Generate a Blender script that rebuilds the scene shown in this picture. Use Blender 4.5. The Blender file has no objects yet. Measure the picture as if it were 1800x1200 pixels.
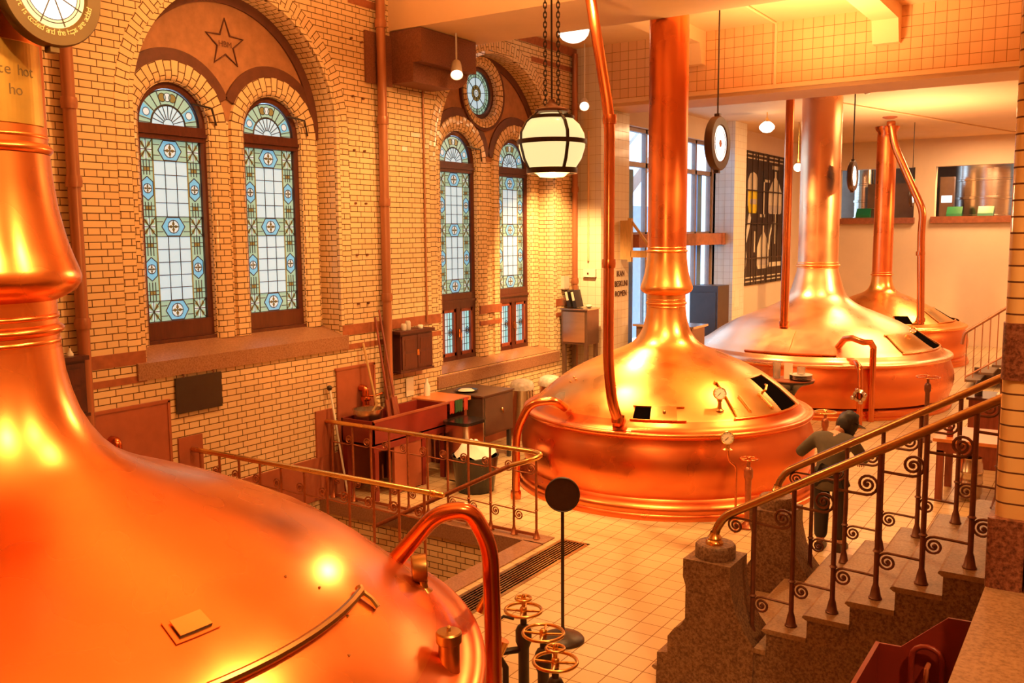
import bpy, bmesh, math, random
from mathutils import Vector, Matrix
from mathutils.geometry import tessellate_polygon
random.seed(7)
S = bpy.context.scene
COL = S.collection
PI = math.pi
sin, cos, rad = math.sin, math.cos, math.radians

# ---------------------------------------------------------------- camera
cam = bpy.data.cameras.new('camera')
cam.sensor_width = 36.0
cam.lens = 36.0 * 1625.03 / 1800.0
cam.clip_start = 0.05
cam.clip_end = 200
cam_o = bpy.data.objects.new('camera', cam)
COL.objects.link(cam_o)
_p, _r, _y = 0.116573525, -0.00795877958, 0.581198592
_f = Vector((-sin(_y) * cos(_p), cos(_y) * cos(_p), -sin(_p)))
_rt = Vector((cos(_y), sin(_y), 0.0))
_u = _rt.cross(_f)
_r2 = cos(_r) * _rt + sin(_r) * _u
_u2 = -sin(_r) * _rt + cos(_r) * _u
cam_o.matrix_world = Matrix(((_r2.x, _u2.x, -_f.x, 0.0), (_r2.y, _u2.y, -_f.y, 0.0), (_r2.z, _u2.z, -_f.z, 3.25), (0, 0, 0, 1)))
S.camera = cam_o

# ---------------------------------------------------------------- exposure and world
S.view_settings.view_transform = 'Standard'
S.view_settings.look = 'None'
S.view_settings.gamma = 1.0
S.view_settings.use_curve_mapping = False
S.view_settings.exposure = -0.55
try:
    S.cycles.use_denoising = True
    S.cycles.max_bounces = 8
    S.cycles.diffuse_bounces = 4
    S.cycles.glossy_bounces = 4
    S.cycles.sample_clamp_indirect = 6.0
    S.cycles.caustics_reflective = False
except Exception:
    pass
W = bpy.data.worlds.new('world')
S.world = W
W.use_nodes = True
W.node_tree.nodes['Background'].inputs[0].default_value = (0.45, 0.68, 1.0, 1)
W.node_tree.nodes['Background'].inputs[1].default_value = 5.0

WARM = (1.0, 0.52, 0.185)
PALE = (1.0, 0.60, 0.29)


def lamp(name, kind, loc, energy, color=WARM, target=None, size=0.3, angle=60, blend=0.6):
    d = bpy.data.lights.new(name, kind)
    d.energy = energy
    d.color = color
    if kind == 'AREA':
        d.shape = 'DISK'
        d.size = size
    elif kind == 'SPOT':
        d.spot_size = rad(angle)
        d.spot_blend = blend
        d.shadow_soft_size = size
    else:
        d.shadow_soft_size = size
    o = bpy.data.objects.new(name, d)
    COL.objects.link(o)
    o.location = loc
    if target is not None:
        v = Vector(target) - Vector(loc)
        o.rotation_euler = v.to_track_quat('-Z', 'Y').to_euler()
    return o

# lamps over the hall and rear room, with unseen lights added as fill
lamp('up_fill', 'SPOT', (-5.0, 6.3, 4.7), 1300, size=.3, target=(-5.0, 6.3, 7.2), angle=165)  # up-aimed fills: unseen, added in mid-air to bounce light off the ceilings
lamp('up_fill', 'SPOT', (-1.0, 0.6, 4.5), 950, size=.3, target=(-1.0, 0.6, 7.2), angle=165)
lamp('wall_spot', 'SPOT', (-5.0, 6.6, 6.9), 900, size=.12, target=(-8.0, 6.8, 1.4), angle=95)
lamp('wall_spot', 'SPOT', (-5.0, 9.2, 5.8), 800, size=.12, target=(-8.0, 10.6, 1.4), angle=95)
lamp('up_fill', 'SPOT', (-3.6, 12.6, 4.9), 750, size=.3, target=(-3.6, 12.6, 6.4), angle=160)
lamp('kettle_spot', 'SPOT', (1.5, 0.8, 6.8), 2600, size=.18, target=(-3.4, 1.75, 2.6), angle=40)
lamp('kettle_spot', 'SPOT', (-0.35, 4.87, 6.8), 2600, size=.18, target=(-3.4, 1.9, 2.6), angle=48)
lamp('kettle_spot', 'SPOT', (1.8, 4.3, 6.6), 1300, size=.3, target=(-3.4, 1.9, 3.2), angle=34)
lamp('kettle_spot', 'SPOT', (-6.5, 10.25, 5.5), 1500, size=.2, target=(-4.95, 10.9, 1.5), angle=70)
lamp('kettle_spot', 'SPOT', (0.6, 10.4, 5.7), 3000, size=.2, target=(-4.6, 10.9, 1.7), angle=44)
lamp('kettle_spot', 'SPOT', (-3.4, 7.0, 6.9), 2200, size=.2, target=(-4.9, 11.0, 1.4), angle=46)
lamp('wall_spot', 'SPOT', (-6.9, 12.3, 5.0), 2300, size=.06, target=(-8.0, 13.7, 2.2), angle=64)
lamp('kettle_spot', 'SPOT', (-6.4, 15.6, 5.3), 3000, size=.2, target=(-5.0, 18.0, 1.9), angle=62)
lamp('kettle_spot', 'SPOT', (2.0, 17.1, 5.2), 4400, size=.25, target=(-4.6, 18.2, 1.9), angle=42)
lamp('kettle_spot', 'SPOT', (-3.0, 15.8, 5.3), 900, size=.2, target=(-4.6, 17.6, 1.3), angle=62)
lamp('kettle_spot', 'SPOT', (-6.6, 21.2, 5.5), 1600, size=.18, target=(-5.0, 24.6, 1.8), angle=50)
lamp('kettle_spot', 'SPOT', (2.4, 24.5, 5.2), 2600, size=.25, target=(-4.8, 24.6, 1.8), angle=38)
lamp('kettle_spot', 'SPOT', (-7.7, 13.7, 6.2), 1700, size=.3, target=(-5.0, 10.6, 1.6), angle=36)  # unseen spot added for the dome highlight, replacing the lit corner wall's reflection
lamp('floor_fill', 'SPOT', (-3.2, 6.6, 6.9), 350, size=.12, target=(-3.4, 7.8, 0), angle=60)  # unseen spot added to brighten the floor tiles
lamp('hall_light', 'SPOT', (-2.4, 12.6, 6.3), 1100, size=.15, target=(-2.2, 11.6, 0), angle=100)
lamp('room_fill', 'AREA', (-2.0, 19.5, 5.7), 330, color=PALE, size=2.5, target=(-2.0, 19.5, 0))  # unseen area lights added as general fill for the rear room
lamp('room_fill', 'AREA', (-5.0, 21.6, 5.75), 260, color=PALE, size=1.6, target=(-5.0, 21.6, 0))
lamp('room_fill', 'AREA', (-3.0, 26.3, 5.7), 330, color=PALE, size=2.0, target=(-3.0, 26.3, 0))
lamp('up_fill', 'SPOT', (-3.6, 20.5, 4.0), 700, color=PALE, size=.3, target=(-3.6, 20.5, 5.8), angle=160)  # unseen, added to brighten the rear ceiling
lamp('parapet_fill', 'SPOT', (1.8, 1.8, 6.8), 1600, size=.15, target=(-.1, 3.6, 1.7), angle=45)  # unseen spot added to brighten the stone parapet
# wall bracket spot that throws the railing shadows across the tiles
lamp('wash_light', 'SPOT', (-7.7, 6.2, 4.7), 420, size=0.07, target=(-4.2, 8.6, 0.0), angle=75)

# ---------------------------------------------------------------- materials


def new_mat(name):
    m = bpy.data.materials.new(name)
    m.use_nodes = True
    nt = m.node_tree
    return m, nt, nt.nodes['Principled BSDF']


def ramp(nt, pts):
    r = nt.nodes.new('ShaderNodeValToRGB')
    els = r.color_ramp.elements
    while len(els) < len(pts):
        els.new(0.5)
    for e, (p, c) in zip(els, pts):
        e.position = p
        e.color = (*c, 1)
    return r


def noise(nt, scale, detail=4, rough=0.6, coord='Object', stretch=None):
    tc = nt.nodes.new('ShaderNodeTexCoord')
    n = nt.nodes.new('ShaderNodeTexNoise')
    n.inputs['Scale'].default_value = scale
    n.inputs['Detail'].default_value = detail
    n.inputs['Roughness'].default_value = rough
    if stretch:
        mp = nt.nodes.new('ShaderNodeMapping')
        mp.inputs['Scale'].default_value = stretch
        nt.links.new(tc.outputs[coord], mp.inputs[0])
        nt.links.new(mp.outputs[0], n.inputs[0])
    else:
        nt.links.new(tc.outputs[coord], n.inputs[0])
    return n


def bump(nt, b, height, strength=0.2, dist=0.01):
    bp = nt.nodes.new('ShaderNodeBump')
    bp.inputs['Strength'].default_value = strength
    bp.inputs['Distance'].default_value = dist
    nt.links.new(height, bp.inputs['Height'])
    nt.links.new(bp.outputs[0], b.inputs['Normal'])
    return bp


def plain(name, col, rough=0.5, metal=0.0, var=0.12, scale=6.0, bmp=0.0, spec=0.5, stretch=None, coat=0.0):
    m, nt, b = new_mat(name)
    n = noise(nt, scale, stretch=stretch)
    lo = tuple(max(0, c * (1 - var)) for c in col)
    hi = tuple(min(1, c * (1 + var)) for c in col)
    r = ramp(nt, [(0.3, lo), (0.7, hi)])
    nt.links.new(n.outputs[0], r.inputs[0])
    nt.links.new(r.outputs[0], b.inputs['Base Color'])
    b.inputs['Roughness'].default_value = rough
    b.inputs['Metallic'].default_value = metal
    b.inputs['Specular IOR Level'].default_value = spec
    b.inputs['Coat Weight'].default_value = coat
    if bmp:
        bump(nt, b, n.outputs[0], bmp)
    return m


def emit(name, col, strength):
    m, nt, b = new_mat(name)
    b.inputs['Base Color'].default_value = (*[c * 0.5 for c in col], 1)
    b.inputs['Emission Color'].default_value = (*col, 1)
    b.inputs['Emission Strength'].default_value = strength
    b.inputs['Roughness'].default_value = 0.2
    return m


def copper(name, col, col2, rough, bmp=0.05):
    m, nt, b = new_mat(name)
    n = noise(nt, 1.3, 2, 0.5)
    r = ramp(nt, [(0.25, col2), (0.75, col)])
    nt.links.new(n.outputs[0], r.inputs[0])
    nt.links.new(r.outputs[0], b.inputs['Base Color'])
    b.inputs['Metallic'].default_value = 1.0
    n2 = noise(nt, 2.3, 2, 0.5)
    mr = nt.nodes.new('ShaderNodeMapRange')
    mr.inputs[1].default_value = 0.3
    mr.inputs[2].default_value = 0.7
    mr.inputs[3].default_value = rough * 0.8
    mr.inputs[4].default_value = rough * 1.25
    nt.links.new(n2.outputs[0], mr.inputs[0])
    nt.links.new(mr.outputs[0], b.inputs['Roughness'])
    n3 = noise(nt, 2.4, 0, 0.5)
    bump(nt, b, n3.outputs[0], bmp, 0.04)
    return m


def brick(name, c1, c2, mortar, uv=False, bw=0.255, rh=0.068, ms=0.0035, squash=0.5, rough=0.12, offs=0.5, tilt=0.07, swap=False):
    m, nt, b = new_mat(name)
    L = nt.links.new
    br = nt.nodes.new('ShaderNodeTexBrick')
    br.offset = offs
    br.offset_frequency = 2
    br.squash = squash
    br.squash_frequency = 2
    br.inputs['Scale'].default_value = 1.0
    br.inputs['Brick Width'].default_value = bw
    br.inputs['Row Height'].default_value = rh
    br.inputs['Mortar Size'].default_value = ms
    br.inputs['Mortar Smooth'].default_value = 0.15
    br.inputs['Bias'].default_value = 0.0
    br.inputs['Color1'].default_value = (0, 0, 0, 1)
    br.inputs['Color2'].default_value = (1, 1, 1, 1)
    br.inputs['Mortar'].default_value = (0.5, 0.5, 0.5, 1)
    cx = nt.nodes.new('ShaderNodeCombineXYZ')
    if uv:
        u = nt.nodes.new('ShaderNodeUVMap')
        L(u.outputs[0], br.inputs[0])
    else:
        g = nt.nodes.new('ShaderNodeNewGeometry')
        sp = nt.nodes.new('ShaderNodeSeparateXYZ')
        L(g.outputs['Position'], sp.inputs[0])
        ad = nt.nodes.new('ShaderNodeMath')
        ad.operation = 'ADD'
        L(sp.outputs[0], ad.inputs[0])
        L(sp.outputs[1], ad.inputs[1])
        L(ad.outputs[0], cx.inputs[0])
        L(sp.outputs[2], cx.inputs[1])
        L(cx.outputs[0], br.inputs[0])
    mx = nt.nodes.new('ShaderNodeMix')
    mx.data_type = 'RGBA'
    mx.inputs[6].default_value = (*c1, 1)
    mx.inputs[7].default_value = (*c2, 1)
    L(br.outputs[0], mx.inputs[0])
    mm = nt.nodes.new('ShaderNodeMix')
    mm.data_type = 'RGBA'
    mm.inputs[7].default_value = (*mortar, 1)
    L(br.outputs[1], mm.inputs[0])
    L(mx.outputs[2], mm.inputs[6])
    L(mm.outputs[2], b.inputs['Base Color'])
    mr = nt.nodes.new('ShaderNodeMapRange')
    mr.inputs[3].default_value = rough
    mr.inputs[4].default_value = 0.85
    L(br.outputs[1], mr.inputs[0])
    L(mr.outputs[0], b.inputs['Roughness'])
    # every glazed brick sits at a slightly different tilt
    inv = nt.nodes.new('ShaderNodeMath')
    inv.operation = 'SUBTRACT'
    inv.inputs[0].default_value = 1.0
    L(br.outputs[1], inv.inputs[1])
    bp = nt.nodes.new('ShaderNodeBump')
    bp.inputs['Strength'].default_value = 0.35
    bp.inputs['Distance'].default_value = 0.004
    L(inv.outputs[0], bp.inputs['Height'])
    wn = nt.nodes.new('ShaderNodeTexWhiteNoise')
    wn.noise_dimensions = '1D'
    L(br.outputs[0], wn.inputs['W'])
    vs = nt.nodes.new('ShaderNodeVectorMath')
    vs.operation = 'SUBTRACT'
    vs.inputs[1].default_value = (0.5, 0.5, 0.5)
    L(wn.outputs[1], vs.inputs[0])
    vm = nt.nodes.new('ShaderNodeVectorMath')
    vm.operation = 'SCALE'
    vm.inputs[3].default_value = tilt
    L(vs.outputs[0], vm.inputs[0])
    va = nt.nodes.new('ShaderNodeVectorMath')
    va.operation = 'ADD'
    L(bp.outputs[0], va.inputs[0])
    L(vm.outputs[0], va.inputs[1])
    vn = nt.nodes.new('ShaderNodeVectorMath')
    vn.operation = 'NORMALIZE'
    L(va.outputs[0], vn.inputs[0])
    L(vn.outputs[0], b.inputs['Normal'])
    return m


def tiles(name, c1, c2, grout, size, ms, rough, axis='h', rot=0.0):
    """square tiles: axis 'h' for floors (x, y), 'v' for walls (x + y, z)"""
    m = brick(name, c1, c2, grout, bw=size, rh=size, ms=ms, squash=1.0, rough=rough, offs=0.0, tilt=0.012)
    if axis == 'h':
        nt = m.node_tree
        br = [n for n in nt.nodes if n.bl_idname == 'ShaderNodeTexBrick'][0]
        g = [n for n in nt.nodes if n.bl_idname == 'ShaderNodeNewGeometry'][0]
        nt.links.new(g.outputs['Position'], br.inputs[0])
    return m


def granite(name, c1, c2, c3, rough=0.45):
    m, nt, b = new_mat(name)
    n = noise(nt, 55, 3, 0.7)
    n2 = noise(nt, 3, 4, 0.6)
    r = ramp(nt, [(0.36, c1), (0.5, c2), (0.64, c3)])
    nt.links.new(n.outputs[0], r.inputs[0])
    mx = nt.nodes.new('ShaderNodeMix')
    mx.data_type = 'RGBA'
    mx.blend_type = 'MULTIPLY'
    mx.inputs[0].default_value = 0.35
    nt.links.new(r.outputs[0], mx.inputs[6])
    nt.links.new(n2.outputs[0], mx.inputs[7])
    nt.links.new(mx.outputs[2], b.inputs['Base Color'])
    b.inputs['Roughness'].default_value = rough
    bump(nt, b, n.outputs[0], 0.15, 0.003)
    return m


M = {}
M['brick'] = brick('glazed_brick', (0.82, 0.56, 0.29), (0.88, 0.64, 0.35), (0.10, 0.035, 0.008), ms=0.005)
M['brick_uv'] = brick('glazed_brick_arch', (0.82, 0.56, 0.29), (0.88, 0.64, 0.35), (0.10, 0.035, 0.008), uv=True, bw=0.20, rh=0.066, ms=0.005)
M['brick_big'] = brick('pillar_brick', (0.80, 0.50, 0.22), (0.84, 0.56, 0.26), (0.12, 0.035, 0.01), bw=0.31, rh=0.066, ms=0.004, squash=1.0)
M['tile_wall'] = tiles('wall_tile', (0.84, 0.47, 0.22), (0.88, 0.52, 0.26), (0.36, 0.13, 0.04), 0.153, 0.004, 0.35, 'v')
M['tile_pale'] = tiles('pale_wall_tile', (0.88, 0.76, 0.58), (0.91, 0.80, 0.62), (0.55, 0.38, 0.22), 0.153, 0.0025, 0.15, 'v')
M['floor'] = tiles('floor_tile', (0.66, 0.46, 0.235), (0.72, 0.52, 0.28), (0.24, 0.11, 0.04), 0.20, 0.004, 0.30, 'h')
M['paint'] = plain('ceiling_paint', (0.88, 0.58, 0.32), 0.75, var=0.03, scale=2)
M['plaster'] = plain('wall_plaster', (0.88, 0.66, 0.45), 0.7, var=0.04, scale=1.5)
M['stucco'] = plain('tympanum_stucco', (0.40, 0.18, 0.075), 0.75, var=0.18, scale=7, bmp=0.1)
M['brown'] = plain('brown_glazed_band', (0.36, 0.11, 0.045), 0.3, var=0.25, scale=9)
M['moulding'] = plain('brown_moulding', (0.12, 0.038, 0.018), 0.5, var=0.2, scale=9)
M['sill'] = granite('sill_stone', (0.32, 0.14, 0.075), (0.43, 0.21, 0.11), (0.50, 0.27, 0.15), 0.3)
M['sandstone'] = granite('corbel_stone', (0.20, 0.07, 0.035), (0.26, 0.09, 0.045), (0.30, 0.12, 0.06), 0.6)
M['granite'] = granite('stair_granite', (0.11, 0.05, 0.025), (0.25, 0.13, 0.065), (0.36, 0.21, 0.11), 0.5)
M['granite_red'] = granite('red_granite', (0.10, 0.028, 0.015), (0.26, 0.085, 0.045), (0.40, 0.16, 0.09), 0.45)
M['tread'] = granite('tread_stone', (0.27, 0.145, 0.07), (0.38, 0.215, 0.11), (0.45, 0.27, 0.145), 0.5)
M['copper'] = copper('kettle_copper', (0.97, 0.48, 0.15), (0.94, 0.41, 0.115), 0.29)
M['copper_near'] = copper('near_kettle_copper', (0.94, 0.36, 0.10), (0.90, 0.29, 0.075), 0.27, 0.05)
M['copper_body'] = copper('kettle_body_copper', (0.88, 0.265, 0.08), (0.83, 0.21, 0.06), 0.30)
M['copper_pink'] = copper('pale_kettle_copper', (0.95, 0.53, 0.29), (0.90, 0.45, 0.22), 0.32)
M['pipe'] = copper('pipe_copper', (0.80, 0.26, 0.09), (0.68, 0.19, 0.06), 0.22, 0.02)
M['drain'] = plain('painted_pipe', (0.42, 0.17, 0.08), 0.35, metal=0.4, var=0.15, stretch=(1, 1, .1))
M['brass'] = copper('brass', (0.88, 0.56, 0.20), (0.76, 0.42, 0.13), 0.24, 0.02)
M['brass_dull'] = copper('dull_brass', (0.50, 0.30, 0.11), (0.42, 0.23, 0.08), 0.3, 0.02)
M['iron'] = plain('wrought_iron', (0.17, 0.06, 0.03), 0.42, metal=0.3, var=0.2, scale=20)
M['iron_red'] = plain('copper_brown_iron', (0.42, 0.14, 0.055), 0.35, metal=0.6, var=0.2, scale=20)
M['black_iron'] = plain('black_iron', (0.035, 0.018, 0.012), 0.4, var=0.2, scale=20)
M['black'] = plain('unlit_interior_black', (0.003, 0.002, 0.002), 1.0, var=0.05, spec=0.0)
M['screen'] = plain('slate_board', (0.03, 0.02, 0.015), 0.35, var=0.2)
M['wood'] = plain('dark_window_wood', (0.085, 0.02, 0.011), 0.35, var=0.25, scale=4, stretch=(6, 6, 1))
M['wood_red'] = plain('red_brown_wood', (0.26, 0.06, 0.03), 0.35, var=0.25, scale=4, stretch=(6, 6, 1))
M['cabinet_wood'] = plain('dark_cabinet_wood', (0.075, 0.02, 0.014), 0.35, var=0.3, scale=5, stretch=(5, 5, 1))
M['timber'] = plain('pale_timber', (0.66, 0.42, 0.17), 0.55, var=0.15, scale=6, stretch=(8, 8, 1))
M['red_steel'] = plain('red_painted_steel', (0.24, 0.028, 0.016), 0.38, var=0.12, scale=3)
M['red_panel'] = plain('red_panel', (0.40, 0.11, 0.05), 0.4, var=0.12, scale=4)
M['steel'] = plain('stainless_steel', (0.62, 0.52, 0.42), 0.24, metal=1.0, var=0.08, scale=3, stretch=(1, 1, 8))
M['steel_dark'] = plain('grey_steel_sheet', (0.20, 0.13, 0.09), 0.35, metal=0.6, var=0.12, scale=3)
M['steel_grey'] = plain('dark_grey_steel', (0.075, 0.06, 0.055), 0.45, metal=0.3, var=0.1)
M['white'] = plain('white_plastic', (0.86, 0.80, 0.70), 0.5, var=0.05)
M['plastic_bag'] = plain('translucent_bag', (0.66, 0.56, 0.46), 0.3, var=0.2, scale=18, bmp=0.4)
M['cloth_red'] = plain('red_cloth', (0.55, 0.06, 0.03), 0.8, var=0.15)
M['cloth_green'] = plain('green_cloth', (0.03, 0.10, 0.035), 0.8, var=0.2)
M['orange_top'] = plain('orange_table_top', (0.72, 0.24, 0.06), 0.35, var=0.12)
M['skin'] = plain('skin', (0.62, 0.32, 0.20), 0.5, var=0.08)
M['sign_rim'] = plain('sign_rim_bronze', (0.17, 0.105, 0.03), 0.45, metal=0.2, var=0.1)
M['sign_dark'] = plain('sign_dark_iron', (0.05, 0.02, 0.012), 0.4, var=0.1)
M['plate_brass'] = plain('plate_brass', (0.66, 0.44, 0.10), 0.3, metal=0.7, var=0.12)
M['hair'] = plain('dark_hair', (0.014, 0.010, 0.009), 0.55, var=0.4, scale=40)
M['jacket'] = plain('olive_jacket', (0.085, 0.065, 0.038), 0.8, var=0.2, scale=5, bmp=0.2)
M['trousers'] = plain('black_trousers', (0.016, 0.012, 0.011), 0.7, var=0.2)
M['window_steel'] = plain('window_steel', (0.30, 0.20, 0.16), 0.4, metal=0.3, var=0.1)
M['board_black'] = plain('art_board_black', (0.035, 0.018, 0.013), 0.4, var=0.15)
M['board_white'] = plain('art_board_cream', (0.80, 0.68, 0.48), 0.5, var=0.05)
M['board_grey'] = plain('art_board_grey', (0.62, 0.52, 0.42), 0.5, var=0.1)
M['yellow'] = plain('beer_yellow', (0.95, 0.70, 0.02), 0.5, var=0.1)
M['beer'] = plain('amber_beer', (0.62, 0.20, 0.06), 0.15, var=0.1)
M['paper'] = plain('paper', (0.85, 0.74, 0.56), 0.7, var=0.05)
M['plate_black'] = plain('black_plate', (0.02, 0.016, 0.014), 0.2, var=0.1)
M['green_crate'] = plain('green_plastic', (0.01, 0.16, 0.05), 0.4, var=0.1)
M['g_clear'] = emit('glass_clear', (0.58, 0.84, 0.93), 1.0)
M['g_green'] = emit('glass_green', (0.40, 0.66, 0.48), 0.85)
M['g_blue'] = emit('glass_blue', (0.20, 0.55, 0.78), 1.05)
M['g_olive'] = emit('glass_olive', (0.34, 0.26, 0.07), 0.7)
M['g_white'] = emit('glass_white', (0.72, 0.86, 0.84), 0.95)
M['lead'] = plain('lead_came', (0.09, 0.085, 0.07), 0.4, metal=0.5)
M['lamp_glow'] = emit('lamp_opal', (1.0, 0.80, 0.36), 1.45)
M['lamp_white'] = emit('lamp_white', (1.0, 0.86, 0.62), 5.0)
M['sign_white'] = emit('sign_face', (1.0, 0.94, 0.84), 3.0)
M['sign_cream'] = emit('sign_border', (1.0, 0.80, 0.42), 1.3)
M['screen_glow'] = emit('display_screen', (0.75, 0.90, 1.0), 2.0)
M['green_led'] = emit('green_led', (0.05, 0.9, 0.2), 1.2)
M['day_glass'] = plain('pane_glass', (0.9, 0.95, 1.0), 0.02, var=0.0)
_b = M['day_glass'].node_tree.nodes['Principled BSDF']
_b.inputs['Transmission Weight'].default_value = 0.95
_b.inputs['IOR'].default_value = 1.02
M['beer_glass'] = plain('drinking_glass', (0.95, 0.85, 0.70), 0.05, var=0.0)
M['beer_glass'].node_tree.nodes['Principled BSDF'].inputs['Transmission Weight'].default_value = 0.7
M['blue_steel'] = plain('blue_painted_steel', (0.10, 0.25, 0.42), 0.4, var=0.1)
M['roof_grey'] = plain('outside_roof', (0.42, 0.45, 0.48), 0.6, var=0.1)
M['ink'] = plain('dark_lettering', (0.10, 0.035, 0.015), 0.6, var=0.1)
M['gold'] = plain('gold_lettering', (0.92, 0.74, 0.34), 0.4, var=0.05)

# ---------------------------------------------------------------- mesh helpers


class MB:
    def __init__(s):
        s.v, s.f, s.m, s.uv, s.k = [], [], [], {}, 0

    def mat(s, k):
        s.k = k
        return s

    def add(s, vs, fs, uvs=None):
        o = len(s.v)
        s.v += [tuple(v) for v in vs]
        if uvs:
            for i, u in enumerate(uvs):
                s.uv[o + i] = u
        for f in fs:
            s.f.append(tuple(i + o for i in f))
            s.m.append(s.k)
        return s

    def box(s, x0, y0, z0, x1, y1, z1):
        vs = [(x, y, z) for z in (z0, z1) for y in (y0, y1) for x in (x0, x1)]
        return s.add(vs, [(0, 2, 3, 1), (4, 5, 7, 6), (0, 1, 5, 4), (2, 6, 7, 3), (0, 4, 6, 2), (1, 3, 7, 5)])

    def obox(s, c, u, v, w):
        c, u, v, w = Vector(c), Vector(u), Vector(v), Vector(w)
        vs = [c + a * u + b * v + d * w for d in (-1, 1) for b in (-1, 1) for a in (-1, 1)]
        return s.add(vs, [(0, 2, 3, 1), (4, 5, 7, 6), (0, 1, 5, 4), (2, 6, 7, 3), (0, 4, 6, 2), (1, 3, 7, 5)])

    def bar(s, a, b, w, h):
        a, b = Vector(a), Vector(b)
        d = (b - a)
        t = d.normalized()
        r = Vector((0, 0, 1)) if abs(t.z) < 0.95 else Vector((1, 0, 0))
        u = t.cross(r).normalized()
        v = u.cross(t)
        return s.obox((a + b) / 2, d / 2, u * w / 2, v * h / 2)

    def tube(s, path, r, n=10, closed=False):
        P = [Vector(p) for p in path]
        N = len(P)
        rs = r if isinstance(r, (list, tuple)) else [r] * N
        T = []
        for i in range(N):
            if closed:
                t = P[(i + 1) % N] - P[i - 1]
            else:
                t = P[min(i + 1, N - 1)] - P[max(i - 1, 0)]
            T.append(t.normalized())
        a = Vector((0, 0, 1)) if abs(T[0].z) < 0.9 else Vector((1, 0, 0))
        u = (a - T[0] * a.dot(T[0])).normalized()
        vs = []
        for i in range(N):
            u = (u - T[i] * u.dot(T[i]))
            u = u.normalized() if u.length > 1e-6 else T[i].orthogonal().normalized()
            w = T[i].cross(u)
            for k in range(n):
                q = 2 * PI * k / n
                vs.append(P[i] + (u * cos(q) + w * sin(q)) * rs[i])
        fs = []
        for i in range(N if closed else N - 1):
            j = (i + 1) % N
            for k in range(n):
                l = (k + 1) % n
                fs.append((i * n + k, i * n + l, j * n + l, j * n + k))
        if not closed:
            fs.append(tuple(range(n - 1, -1, -1)))
            fs.append(tuple((N - 1) * n + k for k in range(n)))
        return s.add(vs, fs)

    def lathe(s, prof, c=(0, 0, 0), n=32, axis=None, a0=0.0, a1=2 * PI):
        """prof: (radius, height) pairs; axis: direction of the height axis"""
        c = Vector(c)
        if axis is None:
            X, Y, Z = Vector((1, 0, 0)), Vector((0, 1, 0)), Vector((0, 0, 1))
        else:
            Z = Vector(axis).normalized()
            X = Z.orthogonal().normalized()
            Y = Z.cross(X)
        full = abs(a1 - a0 - 2 * PI) < 1e-6
        cols = n if full else n + 1
        vs, idx = [], []
        for r, h in prof:
            row = []
            if r < 1e-7:
                vs.append(c + Z * h)
                row = [len(vs) - 1] * cols
            else:
                for k in range(cols):
                    q = a0 + (a1 - a0) * k / n
                    vs.append(c + X * (r * cos(q)) + Y * (r * sin(q)) + Z * h)
                    row.append(len(vs) - 1)
            idx.append(row)
        fs = []
        for i in range(len(prof) - 1):
            for k in range(n):
                l = (k + 1) % cols
                q = [idx[i][k], idx[i][l], idx[i + 1][l], idx[i + 1][k]]
                g = []
                for z in q:
                    if z not in g:
                        g.append(z)
                if len(g) > 2:
                    fs.append(tuple(g))
        return s.add(vs, fs)

    def cyl(s, a, b, r, n=16, r2=None):
        a, b = Vector(a), Vector(b)
        h = (b - a).length
        return s.lathe([(0, 0), (r, 0), (r if r2 is None else r2, h), (0, h)], a, n, b - a)

    def sphere(s, c, r, n=16, sq=1.0):
        k = max(4, n // 2)
        return s.lathe([(r * sin(PI * i / k), -r * sq * cos(PI * i / k)) for i in range(k + 1)], c, n)

    def torus(s, c, R, r, axis=(0, 0, 1), n=32, m=8):
        Z = Vector(axis).normalized()
        X = Z.orthogonal().normalized()
        Y = Z.cross(X)
        c = Vector(c)
        return s.tube([c + X * (R * cos(2 * PI * k / n)) + Y * (R * sin(2 * PI * k / n)) for k in range(n)], r, m, True)

    def flat(s, loops, fn, t=0.0, back=False):
        """planar polygon with holes; fn maps (a, b) to 3D"""
        vl = [[Vector((p[0], p[1], 0)) for p in lp] for lp in loops]
        tris = tessellate_polygon(vl)
        pts = [p for lp in loops for p in lp]
        return s.add([fn(*p) for p in pts], [tuple(t_) for t_ in tris])

    def prism(s, poly, f0, f1):
        """polygon extruded between two mappings of its 2D points"""
        n = len(poly)
        a = [f0(*p) for p in poly]
        b = [f1(*p) for p in poly]
        tris = [tuple(t) for t in tessellate_polygon([[Vector((p[0], p[1], 0)) for p in poly]])]
        fs = tris + [tuple(i + n for i in t) for t in tris]
        fs += [(i, (i + 1) % n, n + (i + 1) % n, n + i) for i in range(n)]
        return s.add(a + b, fs)

    def sweep(s, prof_pts, frame, us, uvscale=True):
        """prof_pts: (d, x) list; frame(i) -> function (d, x) -> 3D; us: path length per station"""
        n = len(prof_pts)
        vs, uv = [], []
        pl = [0]
        for i in range(1, n):
            pl.append(pl[-1] + math.hypot(prof_pts[i][0] - prof_pts[i - 1][0], prof_pts[i][1] - prof_pts[i - 1][1]))
        for i, u in enumerate(us):
            fr = frame(i)
            for j, (d, x) in enumerate(prof_pts):
                vs.append(fr(d, x))
                uv.append((pl[j], u))
        fs = []
        for i in range(len(us) - 1):
            for j in range(n - 1):
                fs.append((i * n + j, i * n + j + 1, (i + 1) * n + j + 1, (i + 1) * n + j))
        return s.add(vs, fs, uv)

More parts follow.
